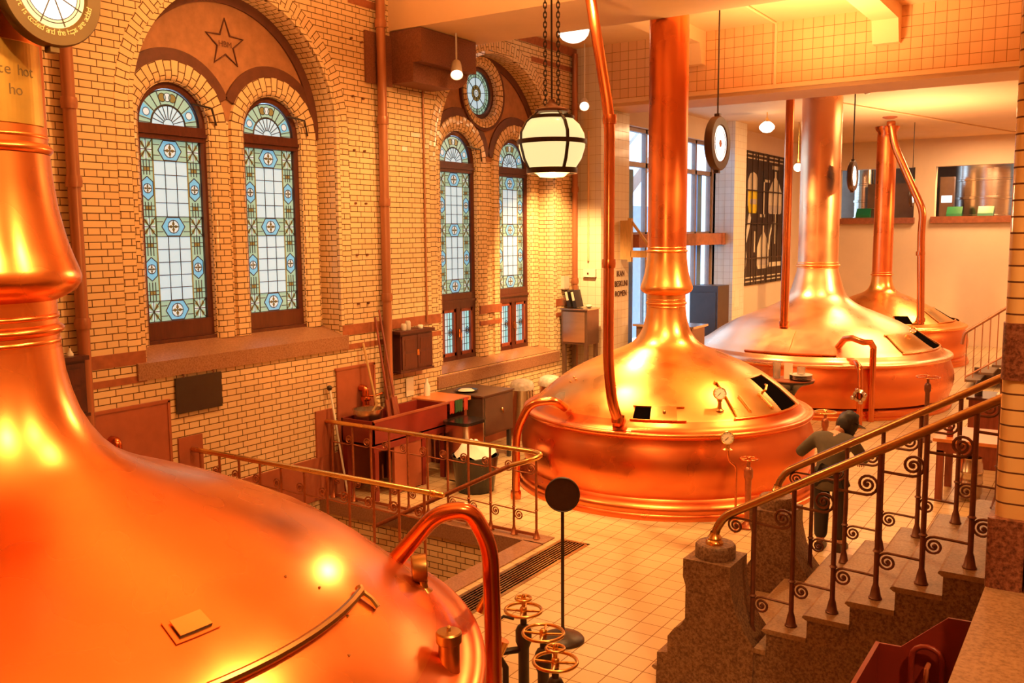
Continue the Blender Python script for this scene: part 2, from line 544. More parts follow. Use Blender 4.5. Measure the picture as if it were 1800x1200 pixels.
    def build(s, name, mats, parent=None, smooth=35, org=None):
        if org is None:
            org = ORG.get(parent.name, Vector((0, 0, 0))) if parent else Vector((0, 0, 0))
        org = Vector(org)
        me = bpy.data.meshes.new(name)
        me.from_pydata([tuple(Vector(v) - org) for v in s.v], [], s.f)
        if not isinstance(mats, (list, tuple)):
            mats = [mats]
        for m in mats:
            me.materials.append(M[m] if isinstance(m, str) else m)
        me.polygons.foreach_set('material_index', s.m)
        bm = bmesh.new()
        bm.from_mesh(me)
        bmesh.ops.recalc_face_normals(bm, faces=bm.faces)
        bm.to_mesh(me)
        bm.free()
        if s.uv:
            ul = me.uv_layers.new(name='UVMap')
            for l in me.loops:
                ul.data[l.index].uv = s.uv.get(l.vertex_index, (0, 0))
        if smooth:
            me.polygons.foreach_set('use_smooth', [True] * len(me.polygons))
            me.set_sharp_from_angle(angle=rad(smooth))
        o = bpy.data.objects.new(name, me)
        COL.objects.link(o)
        if parent:
            o.parent = parent
        else:
            o.location = org
        ORG[o.name] = org
        return o


ORG = {}


def tag(o, label, cat, group=None):
    o['label'] = label
    o['category'] = cat
    if group:
        o['group'] = group
    return o


def struct(o):
    o['kind'] = 'structure'
    return o


def thing(name, label, cat, loc=(0, 0, 0), group=None):
    o = bpy.data.objects.new(name, None)
    o.empty_display_size = 0.1
    COL.objects.link(o)
    o.location = loc
    ORG[o.name] = Vector(loc)
    return tag(o, label, cat, group)


def dup(root, loc, label=None, group=None, rotz=0.0):
    r = root.copy()
    COL.objects.link(r)
    r.location = loc
    r.rotation_euler = (0, 0, rotz)
    ORG[r.name] = Vector(loc)
    if label:
        r['label'] = label
    if group:
        r['group'] = group
    for ch in list(root.children):
        c = ch.copy()
        COL.objects.link(c)
        c.parent = r
        for g in ch.children:
            d = g.copy()
            COL.objects.link(d)
            d.parent = c
    return r


_fonts = {}


def glyph(ch, size=1.0):
    """mesh data of a text string: verts and faces in the xy plane"""
    cu = bpy.data.curves.new('glyph', 'FONT')
    cu.body = ch
    cu.size = size
    cu.resolution_u = 3
    cu.align_x = 'CENTER'
    o = bpy.data.objects.new('glyph', cu)
    COL.objects.link(o)
    dg = bpy.context.evaluated_depsgraph_get()
    me = bpy.data.meshes.new_from_object(o.evaluated_get(dg))
    vs = [tuple(v.co) for v in me.vertices]
    fs = [tuple(p.vertices) for p in me.polygons]
    w = max([v[0] for v in vs], default=0) - min([v[0] for v in vs], default=0)
    bpy.data.objects.remove(o)
    bpy.data.curves.remove(cu)
    bpy.data.meshes.remove(me)
    return vs, fs, w


def write(mb, text, fn, size):
    vs, fs, w = glyph(text, size)
    mb.add([fn(v[0], v[1]) for v in vs], fs)


def arc(cx, cy, r, a0, a1, n):
    return [(cx + r * cos(a0 + (a1 - a0) * i / n), cy + r * sin(a0 + (a1 - a0) * i / n)) for i in range(n + 1)]
# ================================================================ the setting
XW, XR, XG = -8.124, -8.45, -8.55          # main wall, recessed wall, glass
BAYS = [dict(c=7.08, R=1.40, zs=4.50, sill=1.99, top=7.0, win=(6.39, 7.76), wr=0.44, gr=0.375, wzs=4.42, wsill=2.10),
        dict(c=12.13, R=1.62, zs=4.35, sill=1.22, top=7.0, win=(11.43, 12.98), wr=0.46, gr=0.39, wzs=4.33, wsill=1.30)]


def arch_loop(c, R, zs, z0, n=40):
    return [(c - R, z0), (c + R, z0)] + arc(c, zs, R, 0, PI, n)


# left wall of glazed brick with two arched bays
mb = MB()
outer = [(-6, -2.4), (15.6, -2.4), (15.6, 7.4), (-6, 7.4)]
mb.flat([outer] + [arch_loop(b['c'], b['R'], b['zs'], b['sill']) for b in BAYS], lambda y, z: (XW, y, z))
for b in BAYS:                                  # reveals of the bays
    lp = arch_loop(b['c'], b['R'], b['zs'], b['sill'])
    n = len(lp)
    mb.add([(XW, *p) for p in lp] + [(XR - 0.2, *p) for p in lp], [(i, (i + 1) % n, n + (i + 1) % n, n + i) for i in range(n)])
mb.box(XW - 0.35, -6, -2.4, XW - 0.33, -5.9, 7.4)
for b in BAYS:                                  # recessed wall with the window openings
    c, R = b['c'], b['R']
    holes = [arch_loop(w, b['wr'], b['wzs'], b['wsill'], 28) for w in b['win']]
    if b is BAYS[1]:
        holes.append(arc(12.05, 5.42, 0.40, 0, 2 * PI, 36)[:-1])
    mb.flat([[(c - R - .1, b['sill'] - .1), (c + R + .1, b['sill'] - .1), (c + R + .1, b['top']), (c - R - .1, b['top'])]] + holes, lambda y, z: (XR, y, z))
    for lp in holes:
        n = len(lp)
        mb.add([(XR, *p) for p in lp] + [(XR - 0.22, *p) for p in lp], [(i, (i + 1) % n, n + (i + 1) % n, n + i) for i in range(n)])
struct(mb.build('wall_left', 'brick', smooth=0))

# tympanum stucco, brick arches, mouldings, bands
mb = MB()
for b in BAYS:
    c, R = b['c'], b['R']
    r_ = b['wr'] + .2
    q = math.asin((b['zs'] + .02 - b['wzs']) / r_)
    pts = [(c + R, b['zs'] + .02)] + arc(c, b['zs'], R, .03, PI - .03, 40) + [(c - R, b['zs'] + .02)]
    for w in b['win']:
        pts += arc(w, b['wzs'], r_, PI - q, q, 18)
    mb.flat([pts] + ([arc(12.05, 5.42, 0.5, 0, 2 * PI, 30)[:-1]] if b is BAYS[1] else []), lambda y, z: (XR + .006, y, z))
struct(mb.build('trim_1', 'stucco', smooth=0))


def arch_sweep(mb, c, zs, R, z0, prof, n=36, legs=True, a0=0.0, a1=PI):
    st, us, u = [], [], 0.0
    if legs:
        st.append(('l', c + R, z0, 1)); us.append(0.0)
        u = zs - z0
    k = n
    for i in range(k + 1):
        a = a0 + (a1 - a0) * i / k
        st.append(('a', a)); us.append(u + R * abs(a1 - a0) * i / k)
    if legs:
        u = us[-1] + zs - z0
        st.append(('l', c - R, z0, -1)); us.append(u)

    def frame(i):
        q = st[i]
        if q[0] == 'l':
            return lambda d, x: (x, q[1] + q[3] * d, q[2])
        return lambda d, x: (x, c + (R + d) * cos(q[1]), zs + (R + d) * sin(q[1]))
    mb.sweep(prof, frame, us)


mb = MB()
for b in BAYS:
    arch_sweep(mb, b['c'], b['zs'], b['R'], b['sill'] if b is BAYS[0] else 1.15,
               [(-.004, XR - .05), (-.006, XW - .10), (.0, XW - .045), (.025, XW - .012), (.06, XW + .004), (.205, XW + .005), (.21, XW - .01)])
    for w in b['win']:
        arch_sweep(mb, w, b['wzs'], b['wr'], b['wsill'],
                   [(-.004, XG - .03), (-.004, XR - .03), (.012, XR + .012), (.05, XR + .034), (.09, XR + .04), (.215, XR + .04), (.22, XR - .01)], 28)
mb.sweep([(-.004, XG - .03), (-.004, XR - .02), (.02, XR + .03), (.06, XR + .05), (.135, XR + .05), (.14, XR - .01)],
         lambda i: (lambda d, x: (x, 12.05 + (.40 + d) * cos(2 * PI * i / 48), 5.42 + (.40 + d) * sin(2 * PI * i / 48))), [.40 * 2 * PI * i / 48 for i in range(49)])
struct(mb.build('trim_2', 'brick_uv', smooth=50))

mb = MB()                                        # dark mouldings round the tympana
mp = [(-.01, XR), (-.01, XR + .03), (.0, XR + .034), (.115, XR + .034), (.12, XR)]
for b in BAYS:
    arch_sweep(mb, b['c'], b['zs'], b['R'] - .105, 0, mp, 40, False, 0.02, PI - .02)
    half = (b['win'][1] - b['win'][0]) / 2
    for j, w in enumerate(b['win']):
        r_ = b['wr'] + .225
        q = math.acos(min(1, half / (r_ + .10)))
        a0, a1 = (q, PI) if j == 0 else (0, PI - q)
        arch_sweep(mb, w, b['wzs'], r_, 0, [(d, min(x, XR + .028)) for d, x in mp], 26, False, a0, a1)
mb.sweep([(0, XR), (0, XR + .04), (.04, XR + .05), (.05, XR)], lambda i: (lambda d, x: (x, 12.05 + (.545 + d) * cos(2 * PI * i / 48), 5.42 + (.545 + d) * sin(2 * PI * i / 48))), [i * .07 for i in range(49)])
struct(mb.build('trim_3', 'moulding', smooth=50))

mb = MB()                                        # brown bands in the brickwork
for y0, y1 in ((-2, 5.67), (8.49, 10.50), (13.76, 14.44)):
    mb.box(XW - .02, y0, 1.985, XW + .007, y1, 2.115)
    mb.box(XW - .02, y0, 1.80, XW + .007, y1, 1.868)
    mb.box(XW - .02, y0, 6.09, XW + .007, y1, 6.18) if y1 < 10 else None
mb.box(XR - .02, 11.905, 1.985, XR + .046, 12.505, 2.115)
mb.box(XR - .02, 11.905, 1.80, XR + .046, 12.505, 1.868)
mb.box(XW - .02, 8.75, 6.08, XW + .008, 9.44, 6.17)
mb.box(XW - .02, 12.4, 6.27, XW + .03, 14.44, 6.40)
mb.box(XW - .02, 13.0, 6.0, XW + .008, 14.44, 6.08)
struct(mb.build('trim_4', 'brown', smooth=0))

mb = MB()                                        # plain plinth at the foot of the wall
mb.box(XW - .02, 3.0, .0, XW + .022, 14.4, .53)
struct(mb.build('baseboard_left', 'red_panel', smooth=0))
mb = MB()                                        # window sills
for b, z0, z1, zb in ((BAYS[0], 1.815, 1.985, 2.115), (BAYS[1], 1.03, 1.20, 1.31)):
    poly = [(XW + .03, z0), (XW + .03, z1), (XR - .02, zb), (XR - .16, zb + .01), (XR - .16, z0)]
    mb.prism(poly, lambda x, z: (x, b['c'] - b['R'] - .12, z), lambda x, z: (x, b['c'] + b['R'] + .09, z))
struct(mb.build('trim_5', 'sill', smooth=0))

# the incised star with its letters
mb = MB()
sc_, zc_ = 7.10, 5.36
P5 = [(sc_ + (.27 if i % 2 == 0 else .115) * cos(PI / 2 + i * PI / 5), zc_ + (.27 if i % 2 == 0 else .115) * sin(PI / 2 + i * PI / 5)) for i in range(10)]
mb.tube([(XR + .012, *p) for p in P5], .012, 6, True)
write(mb, 'HBM', lambda a, c: (XR + .014, sc_ + a, zc_ - .035 + c), .09)
struct(mb.build('trim_6', 'moulding', smooth=0))

# ------------------------------------------------------------ stained glass windows


def stained(y0, y1, z0, z1, parent, lower=False):
    """leaded panel between frame members, each pane a polygon"""
    g, ld = MB(), MB()
    x, t = XG, .006

    def quad(k, a, b, c, d):
        g.mat(k).add([(x, a, b), (x, c, b), (x, c, d), (x, a, d)], [(0, 1, 2, 3)])

    def poly(k, pts, dx=.002):
        g.mat(k).add([(x + dx, *p) for p in pts], [tuple(range(len(pts)))])

    def line(p, q, w=.008):
        ld.bar((x + .004, *p), (x + .004, *q), w, .008)

    def ring(pts, w=.007):
        for i in range(len(pts)):
            line(pts[i], pts[(i + 1) % len(pts)], w)

    def flower(cy, cz, h, v):
        quad(1, cy - h, cz - v, cy + h, cz + v)
        for i in range(8):
            a = PI / 4 * i
            e = .92 if i % 2 else .85
            p = [(cy, cz), (cy + h * e * cos(a - .26), cz + v * e * sin(a - .26)), (cy + h * e * 1.0 * cos(a), cz + v * e * sin(a)), (cy + h * e * cos(a + .26), cz + v * e * sin(a + .26))]
            poly(4 if i % 2 else 3, p)
        ring([(cy - h, cz - v), (cy + h, cz - v), (cy + h, cz + v), (cy - h, cz + v)], .012)
        line((cy - h, cz - v), (cy + h, cz + v), .005)
        line((cy - h, cz + v), (cy + h, cz - v), .005)
        line((cy, cz - v), (cy, cz + v), .005)
        line((cy - h, cz), (cy + h, cz), .005)

    def diamond(cy, cz, h, v, tall):
        if tall:
            p = [(cy - h, cz - v * .55), (cy, cz - v), (cy + h, cz - v * .55), (cy + h, cz + v * .55), (cy, cz + v), (cy - h, cz + v * .55)]
        else:
            p = [(cy - h, cz), (cy - h * .55, cz - v), (cy + h * .55, cz - v), (cy + h, cz), (cy + h * .55, cz + v), (cy - h * .55, cz + v)]
        poly(2, p)
        ring(p)
        r = min(h, v) * .72
        poly(3, arc(cy, cz, r, 0, 2 * PI, 14)[:-1], .003)
        ring(arc(cy, cz, r, 0, 2 * PI, 12)[:-1], .005)
        for i in range(4):
            a = PI / 2 * i
            poly(4, [(cy, cz), (cy + r * .5 * cos(a - .6), cz + r * .5 * sin(a - .6)), (cy + r * .98 * cos(a), cz + r * .98 * sin(a)), (cy + r * .5 * cos(a + .6), cz + r * .5 * sin(a + .6))], .004)
        line((cy - r, cz), (cy + r, cz), .006)
        line((cy, cz - r), (cy, cz + r), .006)
    W_, H_ = y1 - y0, z1 - z0
    cw = W_ * .215 if not lower else W_ * .0
    if lower:
        quad(0, y0, z0, y1, z1)
        quad(1, y0 + W_ * .62, z0, y1, z1)
        for i in range(1, 4):
            line((y0 + W_ * i / 4, z0), (y0 + W_ * i / 4, z1), .006)
        for i in range(1, 6):
            line((y0, z0 + H_ * i / 6), (y1, z0 + H_ * i / 6), .006)
        diamond(y0 + W_ * .8, z0 + H_ * .5, W_ * .16, H_ * .1, True)
    else:
        rows = [(0.0, .115, 'f'), (.115, .47, 'w'), (.47, .58, 'f'), (.58, .885, 'w'), (.885, 1.0, 'f')]
        for r0, r1, kd in rows:
            a, c = z0 + H_ * r0, z0 + H_ * r1
            mz = (a + c) / 2
            if kd == 'f':
                flower(y0 + cw / 2, mz, cw / 2, (c - a) / 2)
                flower(y1 - cw / 2, mz, cw / 2, (c - a) / 2)
                quad(1, y0 + cw, a, y1 - cw, c)
                diamond((y0 + y1) / 2, mz, (W_ / 2 - cw) * .68, (c - a) * .46, False)
                for s_ in (-1, 1):
                    for q in (-.25, .25):
                        line(((y0 + y1) / 2 + s_ * (W_ / 2 - cw), mz + q * (c - a)), ((y0 + y1) / 2 + s_ * (W_ / 2 - cw) * .6, mz + q * (c - a)), .005)
                line((y0, a), (y1, a), .016)
                line((y0, c), (y1, c), .016)
            else:
                quad(0, y0 + cw, a, y1 - cw, c)
                for i in range(1, 3):
                    yy = y0 + cw + (W_ - 2 * cw) * i / 3
                    line((yy, a), (yy, c), .006)
                nr = max(3, round((c - a) / .145))
                for i in range(1, nr):
                    line((y0 + cw, a + (c - a) * i / nr), (y1 - cw, a + (c - a) * i / nr), .006)
                for s_, cy in ((-1, y0 + cw / 2), (1, y1 - cw / 2)):
                    quad(1, cy - cw / 2, a, cy + cw / 2, c)
                    for q in (-.22, 0, .22):
                        line((cy + q * cw, a), (cy + q * cw, mz - .14), .006)
                        line((cy + q * cw, mz + .14), (cy + q * cw, c), .006)
                    diamond(cy, mz, cw * .42, .125, True)
                    for q in (a + .09, c - .09):
                        poly(4, [(cy - .035, q - .02), (cy + .035, q - .02), (cy + .035, q + .02), (cy - .035, q + .02)], .003)
                        line((cy - cw * .5, q + .02), (cy + cw * .5, q + .02), .005)
                        line((cy - cw * .5, q - .02), (cy + cw * .5, q - .02), .005)
        for yy in (y0 + cw, y1 - cw):
            ld.mat(1)
            line((yy, z0), (yy, z1), .014)
            ld.mat(0)
    o = g.build('stained_glass', ['g_clear', 'g_green', 'g_blue', 'g_white', 'g_olive'], parent, smooth=0)
    ld.build('lead_came', ['lead', 'g_olive'], o, smooth=0)
    return o


def lunette(c, zb, r, parent):
    g, ld = MB(), MB()
    x = XG

    def ringseg(k, ra, rb, a0, a1, dx=0.0):
        n = max(2, int((a1 - a0) / .12))
        A = arc(c, zb, ra, a0, a1, n)
        B = arc(c, zb, rb, a0, a1, n)
        g.mat(k).add([(x + dx, *p) for p in A] + [(x + dx, *p) for p in B], [(i, i + 1, n + 2 + i, n + 1 + i) for i in range(n)])

    def line(p, q, w=.007):
        ld.bar((x + .004, *p), (x + .004, *q), w, .008)
    ringseg(0, .001, r * .55, 0, PI)
    ringseg(1, r * .55, r, 0, PI)
    for a0, a1 in ((.25, .62), (PI - .62, PI - .25)):
        ringseg(2, r * .6, r * .96, a0, a1, .002)
        am = (a0 + a1) / 2
        q = (c + r * .78 * cos(am), zb + r * .78 * sin(am))
        g.mat(3).add([(x + .003, *p) for p in arc(q[0], q[1], r * .11, 0, 2 * PI, 12)[:-1]], [tuple(range(12))])
        ld.tube([(x + .005, *p) for p in arc(q[0], q[1], r * .11, 0, 2 * PI, 12)[:-1]], .004, 4, True)
    for da in (-.22, 0, .22):
        q = (c + r * .78 * cos(PI / 2 + da), zb + r * .78 * sin(PI / 2 + da))
        g.mat(4 if da else 3).add([(x + .003, *p) for p in arc(q[0], q[1], r * .12, 0, 2 * PI, 10)[:-1]], [tuple(range(10))])
        ld.tube([(x + .005, *p) for p in arc(q[0], q[1], r * .12, 0, 2 * PI, 12)[:-1]], .004, 4, True)
    for i in range(1, 10):
        a = PI * i / 10
        line((c + r * .17 * cos(a), zb + r * .17 * sin(a)), (c + r * .54 * cos(a), zb + r * .54 * sin(a)), .006)
    for k_, w_ in ((.17, .004), (.55, .007), (.58, .004), (.98, .006)):
        ld.tube([(x + .004, *p) for p in arc(c, zb, r * k_, 0, PI, 24)], w_, 4)
    for a in (.05, .2, .68, .95, 1.2, PI - 1.2, PI - .95, PI - .68, PI - .2, PI - .05):
        line((c + r * .58 * cos(a), zb + r * .58 * sin(a)), (c + r * .97 * cos(a), zb + r * .97 * sin(a)), .006)
    o = g.build('stained_glass', ['g_clear', 'g_green', 'g_blue', 'g_white', 'g_olive'], parent, smooth=0)
    ld.build('lead_came', 'lead', o, smooth=0)


def arched_window(idx, c, b):
    w = MB()
    R, zs, z0 = b['wr'], b['wzs'], b['wsill']
    gr = b['gr']
    arch_sweep(w, c, zs, gr, z0 + .02, [(0, XG - .02), (0, XG + .035), (.03, XG + .05), (R - gr + .01, XG + .05), (R - gr + .01, XG - .04)], 28)
    w.box(XG - .03, c - R, zs - .16, XG + .055, c + R, zs - .005)
    w.box(XG - .03, c - R, zs - .11, XG + .075, c + R, zs - .07)
    zl = 2.34
    if idx < 3:
        w.box(XG - .03, c - R, z0, XG + .055, c + R, zl)
        w.box(XG - .03, c - R, z0, XG + .09, c + R, z0 + .05)
    else:
        w.box(XG - .03, c - R, 2.10, XG + .055, c + R, zl)
        w.box(XG - .03, c - R, 2.20, XG + .075, c + R, 2.24)
        w.box(XG - .03, c - R, z0, XG + .055, c + R, z0 + .08)
        w.box(XG - .02, c - .05, z0, XG + .06, c + .05, 2.12)
    o = struct(w.build('window_%d' % idx, 'wood', smooth=0, org=(XG, c, z0)))
    stained(c - gr, c + gr, zl, zs - .16, o)
    lunette(c, zs - .005, gr, o)
    if idx > 2:
        for s_, (a, e) in ((-1, (c - gr, c - .05)), (1, (c + .05, c + gr))):
            fr = MB()
            for bx in ((a, 1.38, a + .045, 2.10), (e - .045, 1.38, e, 2.10), (a, 1.38, e, 1.43), (a, 2.05, e, 2.10)):
                fr.box(XG - .01, bx[0], bx[1], XG + .045, bx[2], bx[3])
            f = fr.build('casement', 'wood_red', o, smooth=0)
            stained(a + .045, e - .045, 1.43, 2.05, o, True)
        hb = MB()
        hb.box(XG + .06, c - .012, 1.66, XG + .075, c + .012, 1.78)
        hb.tube([(XG + .075, c, 1.73), (XG + .11, c, 1.73), (XG + .11, c, 1.62)], .009, 6)
        hb.build('window_handle', 'brass', o)
    ir = MB()                                       # stay rod of the fanlight
    ir.tube([(XG + .05, c + gr * .75, zs + .25), (XG + .2, c + R - .02, zs + .2), (XR + .06, c + R + .06, zs + .03)], .012, 6)
    ir.build('stay_rod', 'black_iron', o)
    return o


k = 1
for b in BAYS:
    for c in b['win']:
        arched_window(k, c, b)
        k += 1

w = MB()                                            # round window
w.sweep([(0, XG - .02), (0, XG + .04), (.03, XG + .055), (.09, XG + .055), (.09, XG - .03)],
        lambda i: (lambda d, x: (x, 12.05 + (.33 + d) * cos(2 * PI * i / 40), 5.42 + (.33 + d) * sin(2 * PI * i / 40))), [i * .1 for i in range(41)])
o = struct(w.build('window_5', 'wood', smooth=0, org=(XG, 12.05, 5.42)))
g, ld = MB(), MB()
for k_, ra, rb in ((3, .001, .06), (4, .06, .12), (0, .12, .24), (1, .24, .335)):
    A, B = arc(12.05, 5.42, ra, 0, 2 * PI, 40), arc(12.05, 5.42, rb, 0, 2 * PI, 40)
    g.mat(k_).add([(XG, *p) for p in A] + [(XG, *p) for p in B], [(i, i + 1, 42 + i, 41 + i) for i in range(40)])
for rr in (.03, .06, .09, .12, .24, .285):
    ld.tube([(XG + .004, *p) for p in arc(12.05, 5.42, rr, 0, 2 * PI, 32)[:-1]], .005, 4, True)
for i in range(8):
    a = PI / 4 * i + .1
    ld.bar((XG + .005, 12.05 + .06 * cos(a), 5.42 + .06 * sin(a)), (XG + .005, 12.05 + .33 * cos(a), 5.42 + .33 * sin(a)), .012, .008)
for i in range(24):
    a = PI / 12 * i
    ld.bar((XG + .005, 12.05 + .24 * cos(a), 5.42 + .24 * sin(a)), (XG + .005, 12.05 + .33 * cos(a), 5.42 + .33 * sin(a)), .006, .006)
gl = g.build('stained_glass', ['g_clear', 'g_green', 'g_blue', 'g_white', 'g_olive'], o, smooth=0)
ld.build('lead_came', 'lead', gl, smooth=0)

# ------------------------------------------------------------ floor, pit, ceilings, other walls
PIT = (XW, 6.22, -5.12, 8.02)                       # stairwell in the floor x0, y0, x1, y1
mb = MB()
mb.flat([[(XW - .05, -6), (3.2, -6), (3.2, 29), (XW - .05, 29)], [(PIT[0] + .001, PIT[1]), (PIT[2], PIT[1]), (PIT[2], PIT[3]), (PIT[0] + .001, PIT[3])],
         [(-4.80, 4.6), (-4.51, 4.6), (-4.51, 8.26), (-4.80, 8.26)]], lambda x, y: (x, y, 0.0))
mb.mat(1)
mb.flat([[(-4.80, 4.6), (-4.51, 4.6), (-4.51, 8.26), (-4.80, 8.26)]], lambda x, y: (x, y, -.12))
for x_ in (-4.80, -4.51):
    mb.add([(x_, 4.6, 0), (x_, 8.26, 0), (x_, 8.26, -.12), (x_, 4.6, -.12)], [(0, 1, 2, 3)])
for y_ in (4.6, 8.26):
    mb.add([(-4.80, y_, 0), (-4.51, y_, 0), (-4.51, y_, -.12), (-4.80, y_, -.12)], [(0, 1, 2, 3)])
struct(mb.build('floor', ['floor', 'black_iron'], smooth=0))
mb = MB()                                           # brick lining of the stairwell
x0, y0, x1, y1 = PIT
for a, c in (((x0, y1), (x1, y1)), ((x1, y1), (x1, y0)), ((x1, y0), (x0, y0))):
    mb.add([(*a, -.16), (*c, -.16), (*c, -2.4), (*a, -2.4)], [(0, 1, 2, 3)])
mb.mat(1).add([(x0, y0, -2.38), (x1, y0, -2.38), (x1, y1, -2.38), (x0, y1, -2.38)], [(0, 1, 2, 3)])
struct(mb.build('wall_stairwell', ['brick', 'granite'], smooth=0))
mb = MB()                                           # stone coping round the stairwell
for bx in ((x0, y1 - .02, x1 + .22, y1 + .24), (x1 - .02, y0 - .2, x1 + .22, y1), (x0, y0 - .22, x1, y0 + .02)):
    mb.box(bx[0] + .002, bx[1], -.16, bx[2], bx[3], .012)
struct(mb.build('trim_7', 'sill', smooth=0))
mb = MB()                                           # steps going down into the stairwell
for i in range(8):
    mb.box(-6.0 - .25 * (i + 1), y0 + .01, -2.37, -6.0 - .25 * i, y1 - .01, -1.0 - .17 * i)
struct(mb.build('floor_steps', 'granite', smooth=0))

mb = MB()
mb.add([(XW - .1, -6, 7.2), (3.2, -6, 7.2), (3.2, 9.55, 7.2), (XW - .1, 9.55, 7.2)], [(0, 1, 2, 3)])
mb.add([(XW - .1, 10.8, 6.42), (3.2, 10.8, 6.42), (3.2, 15.6, 6.42), (XW - .1, 15.6, 6.42)], [(0, 1, 2, 3)])
mb.add([(XW - .1, 15.4, 5.80), (3.2, 15.4, 5.80), (3.2, 29, 5.80), (XW - .1, 29, 5.80)], [(0, 1, 2, 3)])
struct(mb.build('ceiling', 'paint', smooth=0))
mb = MB()                                           # cross beam on the corbel, and a deep beam running lengthways
mb.box(XW - .05, 9.5, 5.87, 3.2, 10.90, 7.25)
mb.prism([(10.8, 6.21), (14.2, 6.21), (14.30, 5.90), (14.47, 5.90), (14.47, 6.5), (10.8, 6.5)], lambda y, z: (-3.16, y, z), lambda y, z: (-2.80, y, z))
mb.prism([(10.8, 6.21), (14.2, 6.21), (14.30, 5.90), (14.47, 5.90), (14.47, 6.5), (10.8, 6.5)], lambda y, z: (-6.1, y, z), lambda y, z: (-5.74, y, z))
struct(mb.build('ceiling_beam', 'paint', smooth=0))
mb = MB()                                           # tiled lintel wall over the opening to the rear room
mb.box(-7.6, 14.45, 5.49, 3.2, 15.42, 6.45)
struct(mb.build('wall_lintel', 'tile_wall', smooth=0))
mb = MB()
mb.box(-7.58, 14.42, 5.43, 3.2, 15.46, 5.492)
mb.box(-7.58, 14.50, 5.38, 3.2, 15.42, 5.432)
mb.box(-4.62, 14.41, 5.49, -4.58, 14.452, 6.42)
struct(mb.build('trim_8', 'paint', smooth=0))
mb = MB()                                           # tiled pier at the end of the brick wall
mb.box(XW - .3, 14.46, -.02, -7.62, 15.56, 5.82)
mb.box(XW - .3, 14.46, 5.82, -7.6, 15.42, 6.45)
struct(mb.build('wall_pier', 'tile_pale', smooth=0))
mb = MB()                                           # rear room walls
mb.flat([[(15.3, -.05), (29, -.05), (29, 5.85), (15.3, 5.85)], [(16.5, .9), (21.2, .9), (21.2, 5.32), (16.5, 5.32)]], lambda y, z: (XW, y, z))
for lp in ([(16.5, .9), (21.2, .9), (21.2, 5.32), (16.5, 5.32)],):
    mb.add([(XW, *p) for p in lp] + [(XW - .25, *p) for p in lp], [(i, (i + 1) % 4, 4 + (i + 1) % 4, 4 + i) for i in range(4)])
struct(mb.build('wall_rear_left', 'plaster', smooth=0))
mb = MB()
mb.box(XW - .05, 21.2, -.02, -7.66, 22.0, 5.83)
struct(mb.build('wall_pilaster', 'tile_pale', smooth=0))
mb = MB()
o1, o2 = (-7.10, 3.60, -5.02, 5.02), (-4.48, 3.62, -2.2, 5.02)
mb.flat([[(XW - .05, -.05), (3.2, -.05), (3.2, 5.85), (XW - .05, 5.85)]] + [[(a, z0_), (c, z0_), (c, z1_), (a, z1_)] for a, z0_, c, z1_ in (o1, o2)], lambda x, z: (x, 28.6, z))
for a, z0_, c, z1_ in (o1, o2):
    lp = [(a, z0_), (c, z0_), (c, z1_), (a, z1_)]
    mb.add([(p[0], 28.6, p[1]) for p in lp] + [(p[0], 28.9, p[1]) for p in lp], [(i, (i + 1) % 4, 4 + (i + 1) % 4, 4 + i) for i in range(4)])
struct(mb.build('wall_back', 'plaster', smooth=0))
mb = MB()
mb.box(-7.14, 28.45, 3.44, -4.98, 28.75, 3.60)
mb.box(-4.55, 28.45, 3.44, -2.2, 28.75, 3.62)
struct(mb.build('trim_9', 'brown', smooth=0))
mb = MB()                                           # room behind the two serving openings
mb.box(XW, 31.4, 2.8, 0, 31.5, 5.9)
mb.box(XW, 28.9, 5.5, 0, 31.4, 5.6)
mb.box(XW, 28.9, 2.9, 0, 31.4, 3.0)
struct(mb.build('wall_tank_room', 'steel_dark', smooth=0))
mb = MB()                                           # right-hand and front walls of the hall
mb.add([(3.2, -6, -.05), (3.2, 29, -.05), (3.2, 29, 7.3), (3.2, -6, 7.3)], [(0, 1, 2, 3)])
struct(mb.build('wall_right', 'plaster', smooth=0))
mb = MB()
mb.add([(XW - .1, -6, -.05), (3.2, -6, -.05), (3.2, -6, 7.3), (XW - .1, -6, 7.3)], [(0, 1, 2, 3)])
struct(mb.build('wall_front', 'brick', smooth=0))
mb = MB()                                           # stone corbel under the beam
mb.prism([(9.52, 5.44), (10.72, 5.44), (10.72, 5.86), (9.52, 5.86)], lambda y, z: (XW - .01, y, z), lambda y, z: (-7.60, y, z))
mb.prism([(9.52, 5.20), (10.3, 5.20)] + [(10.3 + .42 * sin(q * PI / 12), 5.44 - .24 * cos(q * PI / 12)) for q in range(0, 7)] + [(9.52, 5.44)], lambda y, z: (XW - .01, y, z), lambda y, z: (-7.74, y, z))
mb.box(XW - .01, 9.02, 5.16, XW + .03, 9.53, 5.80)
struct(mb.build('trim_10', 'sandstone', smooth=0))

# steel window of the rear room with daylight and a stair roof outside
w = MB()
for yy in (16.5, 17.55, 18.9, 20.2, 21.12):
    w.box(XW - .2, yy, .9, XW - .1, yy + .08, 5.32)
for zz, h in ((.9, .08), (3.15, .1), (4.55, .1), (5.24, .08)):
    w.box(XW - .2, 16.5, zz, XW - .1, 21.2, zz + h)
w.mat(1)
w.box(XW - .22, 16.9, .9, XW - .16, 17.1, 4.5)
w.box(XW - .22, 20.5, .9, XW - .16, 20.75, 4.6)
o = struct(w.build('window_6', ['window_steel', 'blue_steel'], smooth=0, org=(XW, 18.8, .9)))
g = MB()
g.box(XW - .155, 16.5, .9, XW - .15, 21.2, 5.3)
g.build('glass_pane', 'day_glass', o, smooth=0)
